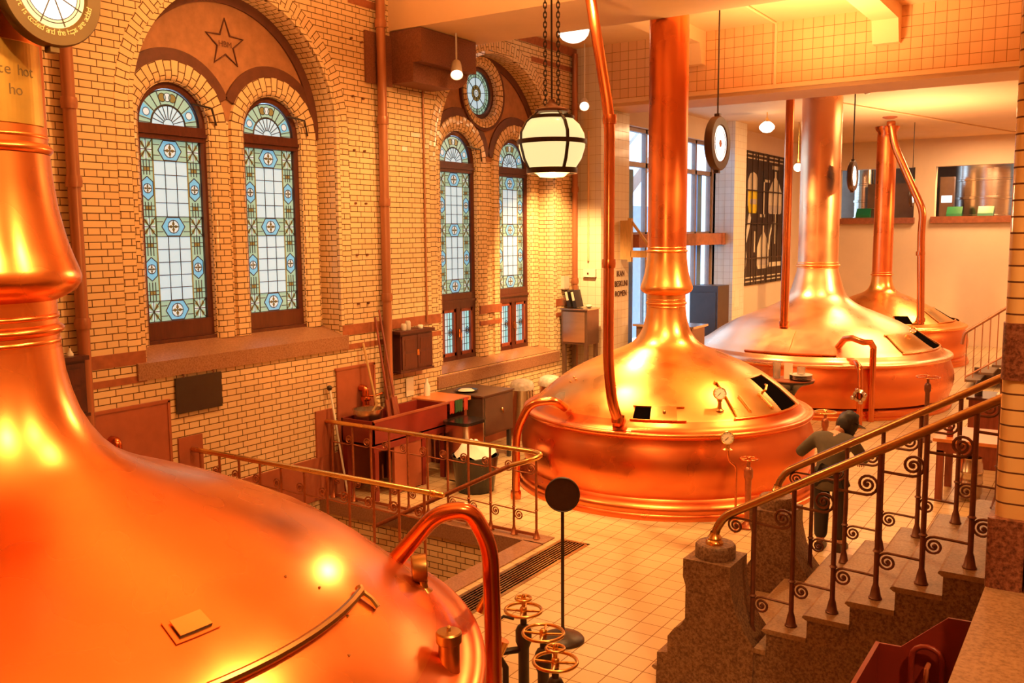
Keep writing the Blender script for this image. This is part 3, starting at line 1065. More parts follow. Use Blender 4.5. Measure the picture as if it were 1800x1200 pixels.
# ================================================================ copper kettles
DOME = [(1.68, 1.085), (1.66, 1.11), (1.57, 1.19), (1.475, 1.27), (1.37, 1.35), (1.25, 1.43), (1.09, 1.515), (.91, 1.60), (.73, 1.675), (.60, 1.725), (.515, 1.765), (.44, 1.81), (.385, 1.865), (.34, 1.93), (.305, 2.0), (.28, 2.08), (.262, 2.16), (.252, 2.26)]
BELL = [(.246, 2.36), (.246, 2.44), (.28, 2.455), (.315, 2.475), (.335, 2.505), (.34, 2.53), (.332, 2.56), (.318, 2.60), (.302, 2.65), (.285, 2.72), (.27, 2.80), (.259, 2.90), (.254, 2.985)]
RIM = [(1.678, 1.088), (1.70, 1.062), (1.72, 1.035), (1.75, 1.005), (1.79, .985), (1.83, .982), (1.86, .985), (1.877, .972), (1.88, .95), (1.87, .93), (1.85, .918), (1.83, .905)]
BODY = [(1.82, .91), (1.825, .86), (1.85, .80), (1.885, .70), (1.905, .60), (1.905, .50), (1.89, .40), (1.86, .30), (1.835, .235), (1.83, .215)]
FOOT = [(1.83, .215), (1.845, .20), (1.87, .185), (1.90, .17), (1.93, .14), (1.945, .10), (1.93, .075), (1.935, .06), (1.965, .05), (1.97, .02), (1.965, -.005), (1.6, -.005)]
DOME3 = [(2.27, 1.05), (2.235, 1.02 + .06), (2.13, 1.13), (2.01, 1.21), (1.87, 1.31), (1.71, 1.41), (1.53, 1.51), (1.31, 1.605), (1.10, 1.69), (.93, 1.755), (.80, 1.815), (.70, 1.875), (.62, 1.935), (.555, 2.0), (.515, 2.07), (.485, 2.15), (.455, 2.25), (.425, 2.36), (.395, 2.46), (.385, 2.53)]
DOME4 = [(1.80, 1.0), (1.69, 1.04), (1.55, 1.12), (1.41, 1.21), (1.24, 1.31), (1.05, 1.41), (.85, 1.51), (.66, 1.60), (.52, 1.65), (.43, 1.69), (.36, 1.74), (.31, 1.80), (.275, 1.88), (.255, 1.96), (.245, 2.06), (.242, 2.10)]


class Surf:
    """points on a dome: angle, radius, height above the surface"""

    def __init__(s, prof, cx, cy, dz):
        s.p = sorted(prof)
        s.c = (cx, cy, dz)

    def rz(s, r):
        p = s.p
        for i in range(len(p) - 1):
            if p[i][0] <= r <= p[i + 1][0]:
                a, b = p[i], p[i + 1]
                t = (r - a[0]) / (b[0] - a[0])
                return a[1] + (b[1] - a[1]) * t, (b[1] - a[1]) / (b[0] - a[0])
        return p[-1][1], -.7

    def at(s, th, r, h=0.0):
        z, sl = s.rz(r)
        n = math.hypot(1, sl)
        rr, zz = r - h * sl / n, z + h / n
        return Vector((s.c[0] + rr * cos(th), s.c[1] + rr * sin(th), zz + s.c[2]))

    def slab(s, mb, t0, t1, r0, r1, h0, h1, nt=8, nr=6):
        n = (nt + 1) * (nr + 1)
        vs = []
        for h in (h0, h1):
            for i in range(nr + 1):
                for j in range(nt + 1):
                    vs.append(s.at(rad(t0 + (t1 - t0) * j / nt), r0 + (r1 - r0) * i / nr, h))
        q = lambda i, j: i * (nt + 1) + j
        fs = []
        for i in range(nr):
            for j in range(nt):
                f = (q(i, j), q(i, j + 1), q(i + 1, j + 1), q(i + 1, j))
                fs.append(tuple(n + z for z in f))
                fs.append(f)
        bd = [q(0, j) for j in range(nt)] + [q(i, nt) for i in range(nr)] + [q(nr, j) for j in range(nt, 0, -1)] + [q(i, 0) for i in range(nr, 0, -1)]
        for i in range(len(bd)):
            a, b = bd[i], bd[(i + 1) % len(bd)]
            fs.append((a, b, n + b, n + a))
        mb.add(vs, fs)

    def path(s, pts, n=14, h=.02):
        """tube path through (theta_deg, r) points"""
        out = []
        for i in range(len(pts) - 1):
            for k in range(n):
                t = k / n
                out.append(s.at(rad(pts[i][0] * (1 - t) + pts[i + 1][0] * t), pts[i][1] * (1 - t) + pts[i + 1][1] * t, h))
        out.append(s.at(rad(pts[-1][0]), pts[-1][1], h))
        return out


def ring_prof(r, z, w=.016, t=.03):
    return [(r - .01, z - t)] + [(r + w * sin(PI * i / 6), z - t + 2 * t * i / 6) for i in range(7)] + [(r - .01, z + t)]


def kettle(label, cx, cy, dz, near=False, mats=None):
    md = mats or ['copper', 'copper_body']
    t = thing('copper_kettle', label, 'kettle', (cx, cy, 0), 'copper brewing kettles')
    L = lambda pr: [(r, z + dz) for r, z in pr]
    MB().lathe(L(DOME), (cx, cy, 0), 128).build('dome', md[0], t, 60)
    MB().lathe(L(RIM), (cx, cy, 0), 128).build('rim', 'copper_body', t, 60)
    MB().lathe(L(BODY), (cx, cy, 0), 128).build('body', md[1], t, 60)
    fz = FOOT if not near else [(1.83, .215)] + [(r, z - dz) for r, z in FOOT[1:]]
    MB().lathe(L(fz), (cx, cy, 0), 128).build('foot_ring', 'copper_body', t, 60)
    MB().lathe(L(BELL), (cx, cy, 0), 64).build('bell_collar', md[0], t, 60)
    m = MB()
    for zs_ in ((2.33, 2.285, 2.38), (3.005, 2.965, 3.05)):
        m = MB()
        for z, w_, t_ in zip(zs_, (.02, .006, .006), (.022, .012, .01)):
            m.lathe([(r, z_ + dz) for r, z_ in ring_prof(.247, z, w_, t_)], (cx, cy, 0), 64)
        m.build('neck_ring', md[0], t, 60)
    MB().lathe(L([(.252, 2.24), (.248, 2.30), (.247, 2.37), (.246, 2.38)]), (cx, cy, 0), 64).build('neck', md[0], t, 60)
    top = 7.18 if near else 6.41
    MB().lathe([(.251, 2.98 + dz), (.249, 3.06 + dz), (.248, top)], (cx, cy, 0), 64).build('chimney', 'copper_body' if not near else md[0], t, 60)
    return t


# the kettle in the foreground
K1 = (-3.582, 1.825)
k1 = kettle('nearest and largest looking copper kettle filling the lower left foreground', *K1, .57, True, ['copper_near', 'copper_near'])
s1 = Surf(DOME, *K1, .57)
m = MB()
m.tube(s1.path([(29, 1.395), (28.4, 1.405), (-6, 1.39)], 16, .018), .017, 8)
m.tube([s1.at(rad(28.4), 1.405, .018), s1.at(rad(28.4), 1.445, .018), s1.at(rad(28.0), 1.475, .012)], .013, 8)
m.build('hatch_rail', 'brass_dull', k1)
m = MB()
s1.slab(m, -6, 11.5, 1.43, 1.66, .002, .014, 14, 6)
m.build('hatch_cover', 'copper_near', k1)
m = MB()
s1.slab(m, -6.2, 1.2, 1.155, 1.24, .002, .006, 6, 3)
m.mat(1)
s1.slab(m, -5.2, 0.2, 1.165, 1.225, .012, .016, 6, 3)
m.mat(2)
s1.slab(m, -5.2, 0.2, 1.219, 1.226, .004, .013, 6, 1)  # black strip painting the shade in the slot under the flap
m.build('vent_flap', ['copper_near', 'brass', 'black_iron'], k1)
for th, r in ((20, 1.20), (23, 1.30), (21.5, 1.42), (15, 1.50)):
    m = MB()
    m.sphere(s1.at(rad(th), r, .001), .006, 8, .7)
    m.build('rivet', 'brass_dull', k1)
# round lidded filler pot standing on its dome
pc = Vector((-2.09, 2.72, 1.60))
m = MB()
m.lathe([(.042, -.12), (.042, .075), (.047, .078), (.047, .088), (.042, .092)], pc, 24)
fp = m.build('filler_pot', 'brass_dull', k1)
m = MB()
m.lathe([(.046, .078), (.050, .082), (.051, .118), (.046, .124), (.0, .126)], pc, 24)
m.lathe([(.010, .124), (.007, .136), (.010, .142), (.0, .15)], pc, 10)
m.build('pot_lid', 'brass_dull', fp)
# dial gauge on a stem
gb = s1.at(rad(51), 1.66, 0)


def gauge(parent, base, h, r, face, tilt=0.0, mat='brass', deep=.35):
    b = Vector(base)
    fd = Vector((face[0], face[1], tilt)).normalized()
    m = MB()
    m.lathe([(r * .75, 0), (r * .42, .015), (r * .32, .05), (r * .26, h * .75), (r * .4, h * .8), (r * .4, h)], b, 16)
    c = b + Vector((0, 0, h + r * .9))
    g_ = m.build('gauge_stem', mat, parent)
    m = MB()
    m.lathe([(0, -r * deep), (r * .95, -r * deep), (r, -r * deep + r * .1), (r, r * .25), (r * .93, r * .3), (r * .86, r * .22)], c, 28, fd)
    m.mat(1).lathe([(0, r * .2), (r * .88, r * .2)], c, 28, fd)
    X = Vector((0, 0, 1)).cross(fd).normalized()
    Y = fd.cross(X)
    m.mat(2)
    cc = c + fd * (r * .22)
    m.bar(cc - (X * -.2 + Y * -.2) * r * .6, cc + (X * -.35 + Y * -.35) * r, r * .09, .004)
    for i in range(9):
        a = -PI * .25 + PI * 1.5 * i / 8
        d_ = X * cos(a) + Y * sin(a)
        m.bar(cc + d_ * r * .66, cc + d_ * r * .8, r * .06, .003)
    m.build('dial', [mat, 'paper', 'ink'], g_)


gauge(k1, gb - Vector((0, 0, .02)), .05, .062, (.72, .69), .03, 'brass_dull', .75)
# swan neck overflow pipe from dome, over the rim and down to the floor
# brass plate on the chimney with worn lettering
m = MB()
pa = math.atan2(-K1[1], -K1[0])
m.lathe([(.2495, 3.655), (.2535, 3.658), (.2535, 3.945), (.2495, 3.948)], (*K1, 0), 40, None, pa - 1.45, pa + 1.18)
for z_, tx in ((3.825, (('s', .20), ('e', .30), ('t', .40), ('e', .50), ('h', .70), ('o', .80), ('t', .90))), (3.755, (('u', .17), ('d', .28), ('h', .55), ('o', .66)))):
    for ch, q in tx:
        q += pa - .0
        m.mat(1)
        write(m, ch, lambda a, c, q=q: (K1[0] + .2545 * cos(q + a / .25), K1[1] + .2545 * sin(q + a / .25), z_ + c), .055)
m.build('name_plate', ['plate_brass', 'sign_rim'], k1, 0)

# second kettle
K2 = (-4.936, 11.20)
k2 = kettle('middle copper kettle with a bell collar, behind the round black floor sign', *K2, 0.0)
s2 = Surf(DOME, *K2, 0)


def hatch(parent, s, open_, cover, r0, r1, frame, mats=('brass', 'black')):
    m = MB()
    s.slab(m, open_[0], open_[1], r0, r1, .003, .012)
    m.build('hatch_opening', mats[1], parent, 0)  # black slab on the closed dome, painting the unlit kettle interior
    m = MB()
    s.slab(m, cover[0], cover[1], r0 - .01, r1 + .01, .012, .034, 10, 6)
    cv = m.build('hatch_cover', mats[0], parent)
    m = MB()
    for f in frame:
        s.slab(m, *f, .005, .03, 14, 2)
    m.build('hatch_frame', 'copper', parent)
    return cv


cv = hatch(k2, s2, (-12, 6.5), (-37, -12), 1.24, 1.66, [(-38, 8, 1.20, 1.235), (-38, 8, 1.665, 1.69), (6.5, 10.5, 1.20, 1.69)])
for th in (-31, -18):
    m = MB()
    m.tube(s2.path([(th, 1.45), (th + 1.0, 1.62)], 6, .05), .012, 8)
    m.tube([s2.at(rad(th + 1), 1.62, .05), s2.at(rad(th + 1.6), 1.64, .02)], .012, 8)
    m.build('hinge_rod', 'brass', cv)
m = MB()
m.tube([s2.at(rad(-14), 1.44, .03), s2.at(rad(-14), 1.45, .09), s2.at(rad(-12.5), 1.42, .12), s2.at(rad(-11.5), 1.40, .10)], .016, 8)
m.build('cover_knob', 'brass', cv)
cv = hatch(k2, s2, (-79, -72), (-72, -61.5), 1.54, 1.675, [(-80, -58, 1.51, 1.535), (-80, -58, 1.672, 1.69)])
m = MB()
m.sphere(s2.at(rad(-66.5), 1.60, .04), .022, 10)
m.build('cover_knob', 'brass_dull', cv)
gauge(k2, s2.at(rad(-42.6), 1.56, -.01), .13, .075, (.55, -.8), .15)
for th, r in ((-128, 1.35), (-131, 1.28), (-126, 1.30)):
    m = MB()
    m.sphere(s2.at(rad(th), r, .004), .014, 8)
    m.build('rivet', 'brass_dull', k2)

# third kettle (no bell collar)
K3 = (-4.92, 18.35)
k3 = thing('copper_kettle', 'widest pale pink copper kettle with a thick chimney, just behind the middle kettle', 'kettle', (*K3, 0), 'copper brewing kettles')
sc3 = lambda pr, a, dz=0: [(r + a, z + dz) for r, z in pr]
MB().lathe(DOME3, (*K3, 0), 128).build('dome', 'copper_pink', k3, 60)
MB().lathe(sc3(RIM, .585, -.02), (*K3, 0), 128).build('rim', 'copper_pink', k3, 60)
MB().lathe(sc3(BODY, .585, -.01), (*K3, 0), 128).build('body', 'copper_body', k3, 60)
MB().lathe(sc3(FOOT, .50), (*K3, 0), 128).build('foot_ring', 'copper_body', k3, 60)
m = MB()
for z, w_, t_ in ((2.585, .04, .028), (2.64, .01, .012), (2.54, .01, .012)):
    m.lathe(ring_prof(.382, z, w_, t_), (*K3, 0), 64)
m.build('neck_ring', 'copper', k3, 60)
MB().lathe([(.384, 2.52), (.376, 2.7), (.373, 5.795)], (*K3, 0), 64).build('chimney', 'copper_pink', k3, 60)
s3 = Surf(DOME3, *K3, 0)
cv = hatch(k3, s3, (-9, 11), (-33, -9), 1.80, 2.20, [(-34, 13, 1.76, 1.79), (-34, 13, 2.205, 2.23), (11, 15, 1.76, 2.23)])
m = MB()
m.torus(s3.at(rad(-12), 1.82, .12), .05, .016, (.3, -.9, .2), 16, 6)
m.build('cover_knob', 'brass', cv)
m = MB()
s3.slab(m, -104, -87, 1.62, 2.2, .004, .02, 8, 6)
m.build('hatch_cover', 'copper_pink', k3)
m = MB()
s3.slab(m, -108, -66, 2.205, 2.235, .004, .035, 18, 2)
m.build('hatch_rail', 'copper_body', k3)
m = MB()
m.tube([s3.at(rad(-64), 1.98, -.02), s3.at(rad(-62), 2.02, .22), s3.at(rad(-60), 2.12, .34), s3.at(rad(-57), 2.25, .40), s3.at(rad(-55), 2.36, .40)] + [(K3[0] + 2.50 * cos(rad(-53)), K3[1] + 2.50 * sin(rad(-53)), z) for z in (1.28, 1.1, .9, .5, .0)], .055, 12)
m.build('overflow_pipe', 'pipe', k3)

# farthest kettle
K4 = (-5.02, 24.70)
k4 = thing('copper_kettle', 'farthest and smallest looking copper kettle, in front of the white back wall', 'kettle', (*K4, 0), 'copper brewing kettles')
MB().lathe(DOME4, (*K4, 0), 96).build('dome', 'copper', k4, 60)
MB().lathe(sc3(RIM, .13, -.05), (*K4, 0), 96).build('rim', 'copper', k4, 60)
MB().lathe(sc3(BODY, .13, -.04), (*K4, 0), 96).build('body', 'copper_body', k4, 60)
MB().lathe(sc3(FOOT, .10), (*K4, 0), 96).build('foot_ring', 'copper_body', k4, 60)
m = MB()
for z, w_, t_ in ((2.14, .035, .025), (2.20, .012, .01)):
    m.lathe(ring_prof(.242, z, w_, t_), (*K4, 0), 48)
m.build('neck_ring', 'copper', k4, 60)
MB().lathe([(.24, 2.10), (.238, 2.3), (.232, 5.5), (.225, 5.66), (.27, 5.72), (.29, 5.798)], (*K4, 0), 48).build('chimney', 'copper_body', k4, 60)
s4 = Surf(DOME4, *K4, 0)
hatch(k4, s4, (-3, 11), (-28, -3), 1.25, 1.70, [(-30, 13, 1.21, 1.24), (-30, 13, 1.705, 1.73)])
hatch(k4, s4, (-66, -54), (-54, -47), 1.45, 1.68, [(-67, -46, 1.42, 1.445)])

# ---------------------------------------------------------------- loose pipes
def bend(pts, r=.2, n=6):
    """polyline with rounded corners"""
    P = [Vector(p) for p in pts]
    out = [P[0]]
    for i in range(1, len(P) - 1):
        a, b, c = P[i - 1], P[i], P[i + 1]
        u, v = (a - b), (c - b)
        k_ = min(r, u.length * .45, v.length * .45)
        p, q = b + u.normalized() * k_, b + v.normalized() * k_
        for j in range(n + 1):
            t = j / n
            out.append(p * (1 - t) ** 2 + b * 2 * t * (1 - t) + q * t * t)
    out.append(P[-1])
    return out


def pipe_thing(name, label, pts, r, mat, collars=(), group=None, br=.25, n=16):
    t = thing(name, label, 'pipe', pts[0], group)
    MB().tube(bend(pts, br, 8), r, n).build('pipe_run', mat, t, 50)
    for c, d in collars:
        MB().lathe([(r, -.05), (r + .012, -.05), (r + .018, 0), (r + .012, .05), (r, .05)], c, 20, d).build('collar', mat, t, 50)
    return t
pipe_thing('copper_pipe', 'long copper pipe rising from the middle kettle and leaning left up to the ceiling', [(-4.76, 9.50, 1.04), (-4.80, 9.40, 1.30), (-4.855, 9.40, 1.75), (-4.85, 9.40, 4.52), (-5.10, 9.40, 5.87)], .062, 'pipe',
           [((-4.85, 9.40, 4.50), (0, 0, 1)), ((-4.853, 9.40, 2.90), (0, 0, 1)), ((-4.77, 9.49, 1.10), (0, .2, 1))])
pipe_thing('copper_pipe', 'straight copper pipe standing left of the widest kettle chimney', [(-5.088, 16.83, 1.50), (-5.08, 16.83, 5.795)], .075, 'pipe', [((-5.088, 16.83, 1.56), (0, 0, 1))])
pipe_thing('copper_pipe', 'bent copper pipe leaning from the farthest kettle up to the white ceiling', [(-3.87, 23.5, 1.04), (-3.94, 23.5, 3.2), (-3.915, 23.5, 3.68), (-4.62, 23.5, 5.25), (-4.70, 23.5, 5.795)], .085, 'pipe',
           [((-3.87, 23.5, 1.14), (0, 0, 1)), ((-3.935, 23.5, 2.70), (0, 0, 1)), ((-4.70, 23.5, 5.74), (0, 0, 1))], None, .35)
pipe_thing('copper_pipe', 'curved copper overflow pipe over the rim of the nearest kettle', [(-2.83, 3.26, 1.69), (-2.65, 3.37, 1.93), (-2.52, 3.46, 1.95), (-2.475, 3.56, 1.75), (-2.49, 3.60, 1.30), (-2.49, 3.60, 0)], .042, 'pipe', (), None, .22)
pipe_thing('copper_pipe', 'curved copper pipe at the left side of the middle kettle going down to the floor', [(-5.55, 9.62, 1.13), (-5.60, 9.45, 1.25), (-5.85, 9.3, 1.22), (-6.06, 9.3, .85), (-6.07, 9.3, 0)], .05, 'pipe', [((-6.07, 9.3, .05), (0, 0, 1))], None, .3)
t = pipe_thing('drain_pipe', 'painted drain pipe on the brick wall left of the first arched window', [(-8.03, 4.96, 0.0), (-8.03, 4.96, 7.1)], .058, 'drain', [((-8.03, 4.96, z), (0, 0, 1)) for z in (.8, 2.45, 3.75, 4.45, 5.2)], 'wall drain pipes')
t = pipe_thing('drain_pipe', 'painted drain pipe between the two arched bays, passing the stone corbel', [(-8.03, 9.24, 0.0), (-8.03, 9.24, 7.1)], .06, 'drain', [((-8.03, 9.24, z), (0, 0, 1)) for z in (1.2, 2.43, 3.66, 4.7, 5.9)], 'wall drain pipes')
t = pipe_thing('drain_pipe', 'slim dark drain pipe in the corner at the far end of the brick wall', [(-8.05, 14.30, 0.0), (-8.05, 14.30, 6.3)], .05, 'drain', [((-8.05, 14.30, z), (0, 0, 1)) for z in (2.4, 4.0, 5.4)], 'wall drain pipes')
pipe_thing('cable_conduit', 'thin conduit running down the brick to the dark wall cupboard', [(-8.10, 10.16, 2.02), (-8.10, 10.16, 5.19)], .014, 'drain', [], None, .1, 8)
pipe_thing('cable_conduit', 'thin pale conduit on the tiled pier in the far corner', [(-7.86, 14.44, 2.75), (-7.86, 14.44, 5.0)], .018, 'paint', [], None, .1, 8)

# ================================================================ railings


def scroll(P, u0, u1, zt, R, up=True, turns=2.1, r=.008, reach=1.0):
    """scrolled bar between two posts: P(u, z) maps to 3D"""
    pts = []
    if up:
        c = (u1 - R - .004, zt + R)
        pts = [(u0, zt + .01), (u0 + (c[0] - u0) * .5, zt + .004), (c[0], zt)]
        a0 = -PI / 2
    else:
        c = (u0 + R + .004, zt - R)
        pts = [(u1, zt - .01), (u1 + (c[0] - u1) * .5, zt - .004), (c[0], zt)]
        a0 = PI / 2
    n = int(turns * 15)
    for i in range(1, n + 1):
        t = i / n
        q = R * (1 - .88 * t)
        a = a0 + turns * 2 * PI * t
        pts.append((c[0] + q * cos(a), c[1] + q * sin(a)))
    m = MB()
    m.tube([P(*p) for p in pts], r, 5)
    m.sphere(P(*c), R * .2, 8)
    return m


def post(m, P, u, z0, z1, r=.013):
    b = Vector(P(u, z0))
    h = z1 - z0
    m.lathe([(.042, 0), (.042, .008), (.036, .012), (r * 1.5, .075), (r * 1.25, .085), (r * 1.05, .1), (r, h)], b, 10)
    m.lathe([(r, -.012), (r * 1.7, 0), (r, .012)], b + Vector((0, 0, h * .33)), 10)


def fence(label, y, xs, zr, rail, mat, railmat, scroll_r=.062):
    t = thing('railing', label, 'railing', (xs[-1], y, 0))
    MB().tube(rail, .027, 12).build('handrail', railmat, t, 50)
    P = lambda u, z: (u, y, z)
    for x in xs:
        m = MB()
        post(m, P, x, 0.012, zr - .02)
        m.build('post', mat, t, 50)
    for a, b in zip(xs[:-1], xs[1:]):
        scroll(P, a, b, zr - .245, scroll_r).build('scroll', mat, t, 60)
        scroll(P, a, b, .30, scroll_r, False).build('scroll', mat, t, 60)
    m = MB()
    m.bar((xs[0], y, .05), (xs[-1], y, .05), .02, .03)
    m.build('bottom_rail', mat, t)
    return t


xb = [-8.0, -7.66, -7.37, -7.08, -6.80, -6.51, -6.22, -5.93, -5.635, -5.33, -5.043]
fence('railing with the bright brass rail that turns back down the stairwell beside the red trough', 8.124, xb, .955,
      bend([(-8.09, 8.124, .965), (-5.06, 8.124, .955), (-4.93, 8.07, .945), (-5.02, 7.97, .90), (-5.25, 7.95, .82)], .07, 6), 'iron_red', 'brass', .06)
rb = [o for o in COL.objects if o.name.startswith('railing')][-1]
MB().tube([(-5.24, 7.95, .823), (-7.2, 7.95, -.18)], .025, 12).build('return_rail', 'iron_red', rb, 50)
xa = [-7.97, -7.67, -7.37, -7.06, -6.76, -6.44, -6.14, -5.86, -5.56, -5.26, -4.97]
fence('railing with a brass end cap, nearest to the foreground kettle', 6.149, xa, 1.005, [(-8.09, 6.149, 1.01), (-4.80, 6.149, 1.015)], 'iron_red', 'brass', .06)
rl = [o for o in COL.objects if o.name.startswith('railing')][-1]
m = MB()
m.lathe([(.027, -.02), (.036, 0), (.036, .015), (.03, .02), (.036, .03), (.03, .045), (.027, .05), (.027, .11), (.02, .125), (0, .13)], (-4.88, 6.149, 1.014), 14, (1, 0, 0))
m.build('rail_end_cap', 'brass', rl, 50)
for x, z, lab in ((-8.1, 1.01, 'red sandstone anchor block in the wall holding the nearer railing'), (-8.1, .965, 'red sandstone anchor block in the wall holding the farther railing')):
    yy = 6.149 if z > 1 else 8.124
    m = MB()
    m.box(-8.13, yy - .16, z - .42 if z > 1 else .532, -8.098, yy + .14, z + .14)
    o = m.build('anchor_block', 'red_panel', None, 0, (-8.12, yy, z - .42))
    struct(o)

# ================================================================ stone staircase to the gallery
RISE, RUN, NX = .153, .265, -2.635
YS, YE = 5.86, 7.62
stair = thing('stone_staircase', 'granite staircase climbing right to the gallery, with two carved newel blocks', 'staircase', (NX, YS, 0))
poly = [(NX, 0)]
for i in range(1, 12):
    x_ = NX + RUN * (i - 1)
    poly += [(x_, RISE * i - .035), (x_ + RUN, RISE * i - .035)]
poly += [(.275, 0)]
m = MB()
m.prism(poly, lambda x, z: (x, YS + .012, z), lambda x, z: (x, YE - .01, z))
m.build('side_wall', 'granite', stair, 0)
for i in range(1, 12):
    x_ = NX + RUN * (i - 1)
    m = MB()
    pr = [(x_ - .03, RISE * i - .018), (x_ - .024, RISE * i - .004), (x_ - .01, RISE * i), (x_ + RUN, RISE * i), (x_ + RUN, RISE * i - .034), (x_ - .005, RISE * i - .034)]
    m.prism(pr, lambda x, z: (x, YS, z), lambda x, z: (x, YE, z))
    m.build('tread', 'tread', stair, 0)


def newel(yc):
    m = MB()
    x0, x1, y0, y1 = -2.43, -2.09, yc - .17, yc + .17
    # block with waisted front and a scrolled foot on the low side
    prof = [(x0 - .19, 0), (x0 - .19, .26), (x0 - .11, .28), (x0 - .11, .40), (x0 - .06, .47), (x0 - .015, .50), (x0 + .02, .56), (x0 + .02, .80), (x0, .86), (x0, .99),
            (x1, .99), (x1, .86), (x1 + .01, .80), (x1 + .04, .68), (x1 + .10, .56), (x1 + .17, .47), (x1 + .17, 0)]
    m.prism(prof, lambda x, z: (x, y0, z), lambda x, z: (x, y1, z))
    m.lathe([(.14, .985), (.14, 1.07), (.128, 1.085), (0, 1.085)], ((x0 + x1) / 2, yc, 0), 32)
    n = m.build('newel_block', 'granite', stair, 40)
    return n


newel(6.02)
newel(7.40)


def stair_rail(label, y, zoff):
    xs = [-1.98 + .265 * i for i in range(8)]
    t = thing('stair_railing', label, 'railing', (xs[0], y, 0), None)
    zr = lambda x: 1.335 + (x + 2.12) * .588
    MB().tube(bend([(-2.26, y, 1.085), (-2.255, y, 1.18), (-2.19, y, 1.295), (-2.06, y, 1.371), (.2, y, zr(.2))], .12, 6), .029, 14).build('handrail', 'brass_dull', t, 50)
    m = MB()
    m.lathe([(.062, 1.083), (.062, 1.10), (.045, 1.115), (.05, 1.13), (.036, 1.15), (.03, 1.17)], (-2.26, y, 0), 20)
    m.build('rail_foot', 'brass', t, 50)
    P = lambda u, z: (u, y, z)
    for i, x in enumerate(xs):
        k_ = i + 3
        m = MB()
        post(m, P, x, RISE * k_, zr(x) - .02, .016)
        m.build('post', 'iron', t, 50)
    for i in range(7):
        k_ = i + 3
        scroll(P, xs[i], xs[i + 1], zr(xs[i + 1]) - .30, .070, True, 2.1, .0095).build('scroll', 'iron', t, 60)
        scroll(P, xs[i], xs[i + 1], RISE * k_ + .31, .058, False, 2.0, .0085).build('scroll', 'iron', t, 60)
    m = MB()
    scroll(P, -2.26 + .07, xs[0], 1.235 + .0, .05, False, 2.0, .008)
    m2 = scroll(P, -2.17, xs[0] + .06, 1.295, .055, False, 2.0, .008)
    m2.build('scroll', 'iron', t, 60)
    return t


stair_rail('stair railing with brass handrail on the side of the steps nearest the viewer', 6.0, 0)
stair_rail('stair railing with brass handrail on the far side of the steps beside the stooping person', 7.42, 0)

# gallery floor, parapet and pillar on the right
m = MB()
m.box(-.37, -6, 1.45, 3.2, 5.80, 1.68)
m.box(.285, 5.80, 1.45, 3.2, 7.75, 1.683)
struct(m.build('floor_gallery', 'floor', smooth=0))
m = MB()
m.box(-.36, -6, -.02, -.30, 5.8, 1.46)
struct(m.build('wall_gallery', 'granite', smooth=0))
m = MB()
m.box(-.40, -6, 1.60, .55, 5.02, 1.75)
struct(m.build('trim_11', 'tread', smooth=0))


def bull(x0, y0, x1, y1, r=.05):
    out = []
    for cx, cy, a in ((x1 - r, y1 - r, 0), (x0 + r, y1 - r, PI / 2), (x0 + r, y0 + r, PI), (x1 - r, y0 + r, 1.5 * PI)):
        out += arc(cx, cy, r, a, a + PI / 2, 5)
    return out


m = MB()
for z0, z1 in ((2.05, 2.635), (2.865, 7.15)):
    m.prism(bull(-.385, 4.27, .42, 5.0), lambda x, y: (x, y, z0), lambda x, y: (x, y, z1))
struct(m.build('wall_pillar', 'brick_big', smooth=40))
m = MB()
m.prism(bull(-.405, 4.235, -.262, 5.03, .02), lambda x, y: (x, y, 1.745), lambda x, y: (x, y, 2.05))
m.prism(bull(-.258, 4.235, .44, 5.03, .01), lambda x, y: (x, y, 1.745), lambda x, y: (x, y, 2.05))
m.prism(bull(-.39, 4.262, .425, 5.01, .045), lambda x, y: (x, y, 2.632), lambda x, y: (x, y, 2.868))
struct(m.build('trim_12', 'granite_red', smooth=40))
# ================================================================ handwheel valves, floor sign, lamps
def handwheel(m, c, R, r, spokes=4, rot=0.4, hub=.022):
    m.torus(c, R, r, (0, 0, 1), 32, 8)
    c = Vector(c)
    for i in range(spokes):
        a = rot + 2 * PI * i / spokes
        m.tube([c + Vector((0, 0, -.006)), c + Vector((R * cos(a), R * sin(a), 0))], r * .8, 6)
    m.lathe([(0, -.03), (hub, -.03), (hub, .015), (hub * .6, .025), (0, .025)], c, 12)


def valve(label, x, y, z, R=.112, top=False, col='black_iron', wheel='brass'):
    t = thing('valve_pedestal', label, 'valve', (x, y, 0), 'handwheel valve pedestals')
    m = MB()
    m.lathe([(.10, 0), (.10, .02), (.06, .04), (.034, .07), (.034, z - .24), (.05, z - .20), (.05, z - .13), (.036, z - .10), (.02, z - .09), (.02, z - .02)], (x, y, 0), 20)
    m.build('column', col, t, 40)
    m = MB()
    handwheel(m, (x, y, z), R, .010)
    w = m.build('handwheel', wheel, t, 50)
    if top:
        m = MB()
        m.cyl((x, y, z), (x, y, z + .07), .012, 10)
        handwheel(m, (x, y, z + .075), R * .42, .008, 4, .2, .014)
        m.build('small_handwheel', wheel, w, 50)
    return t


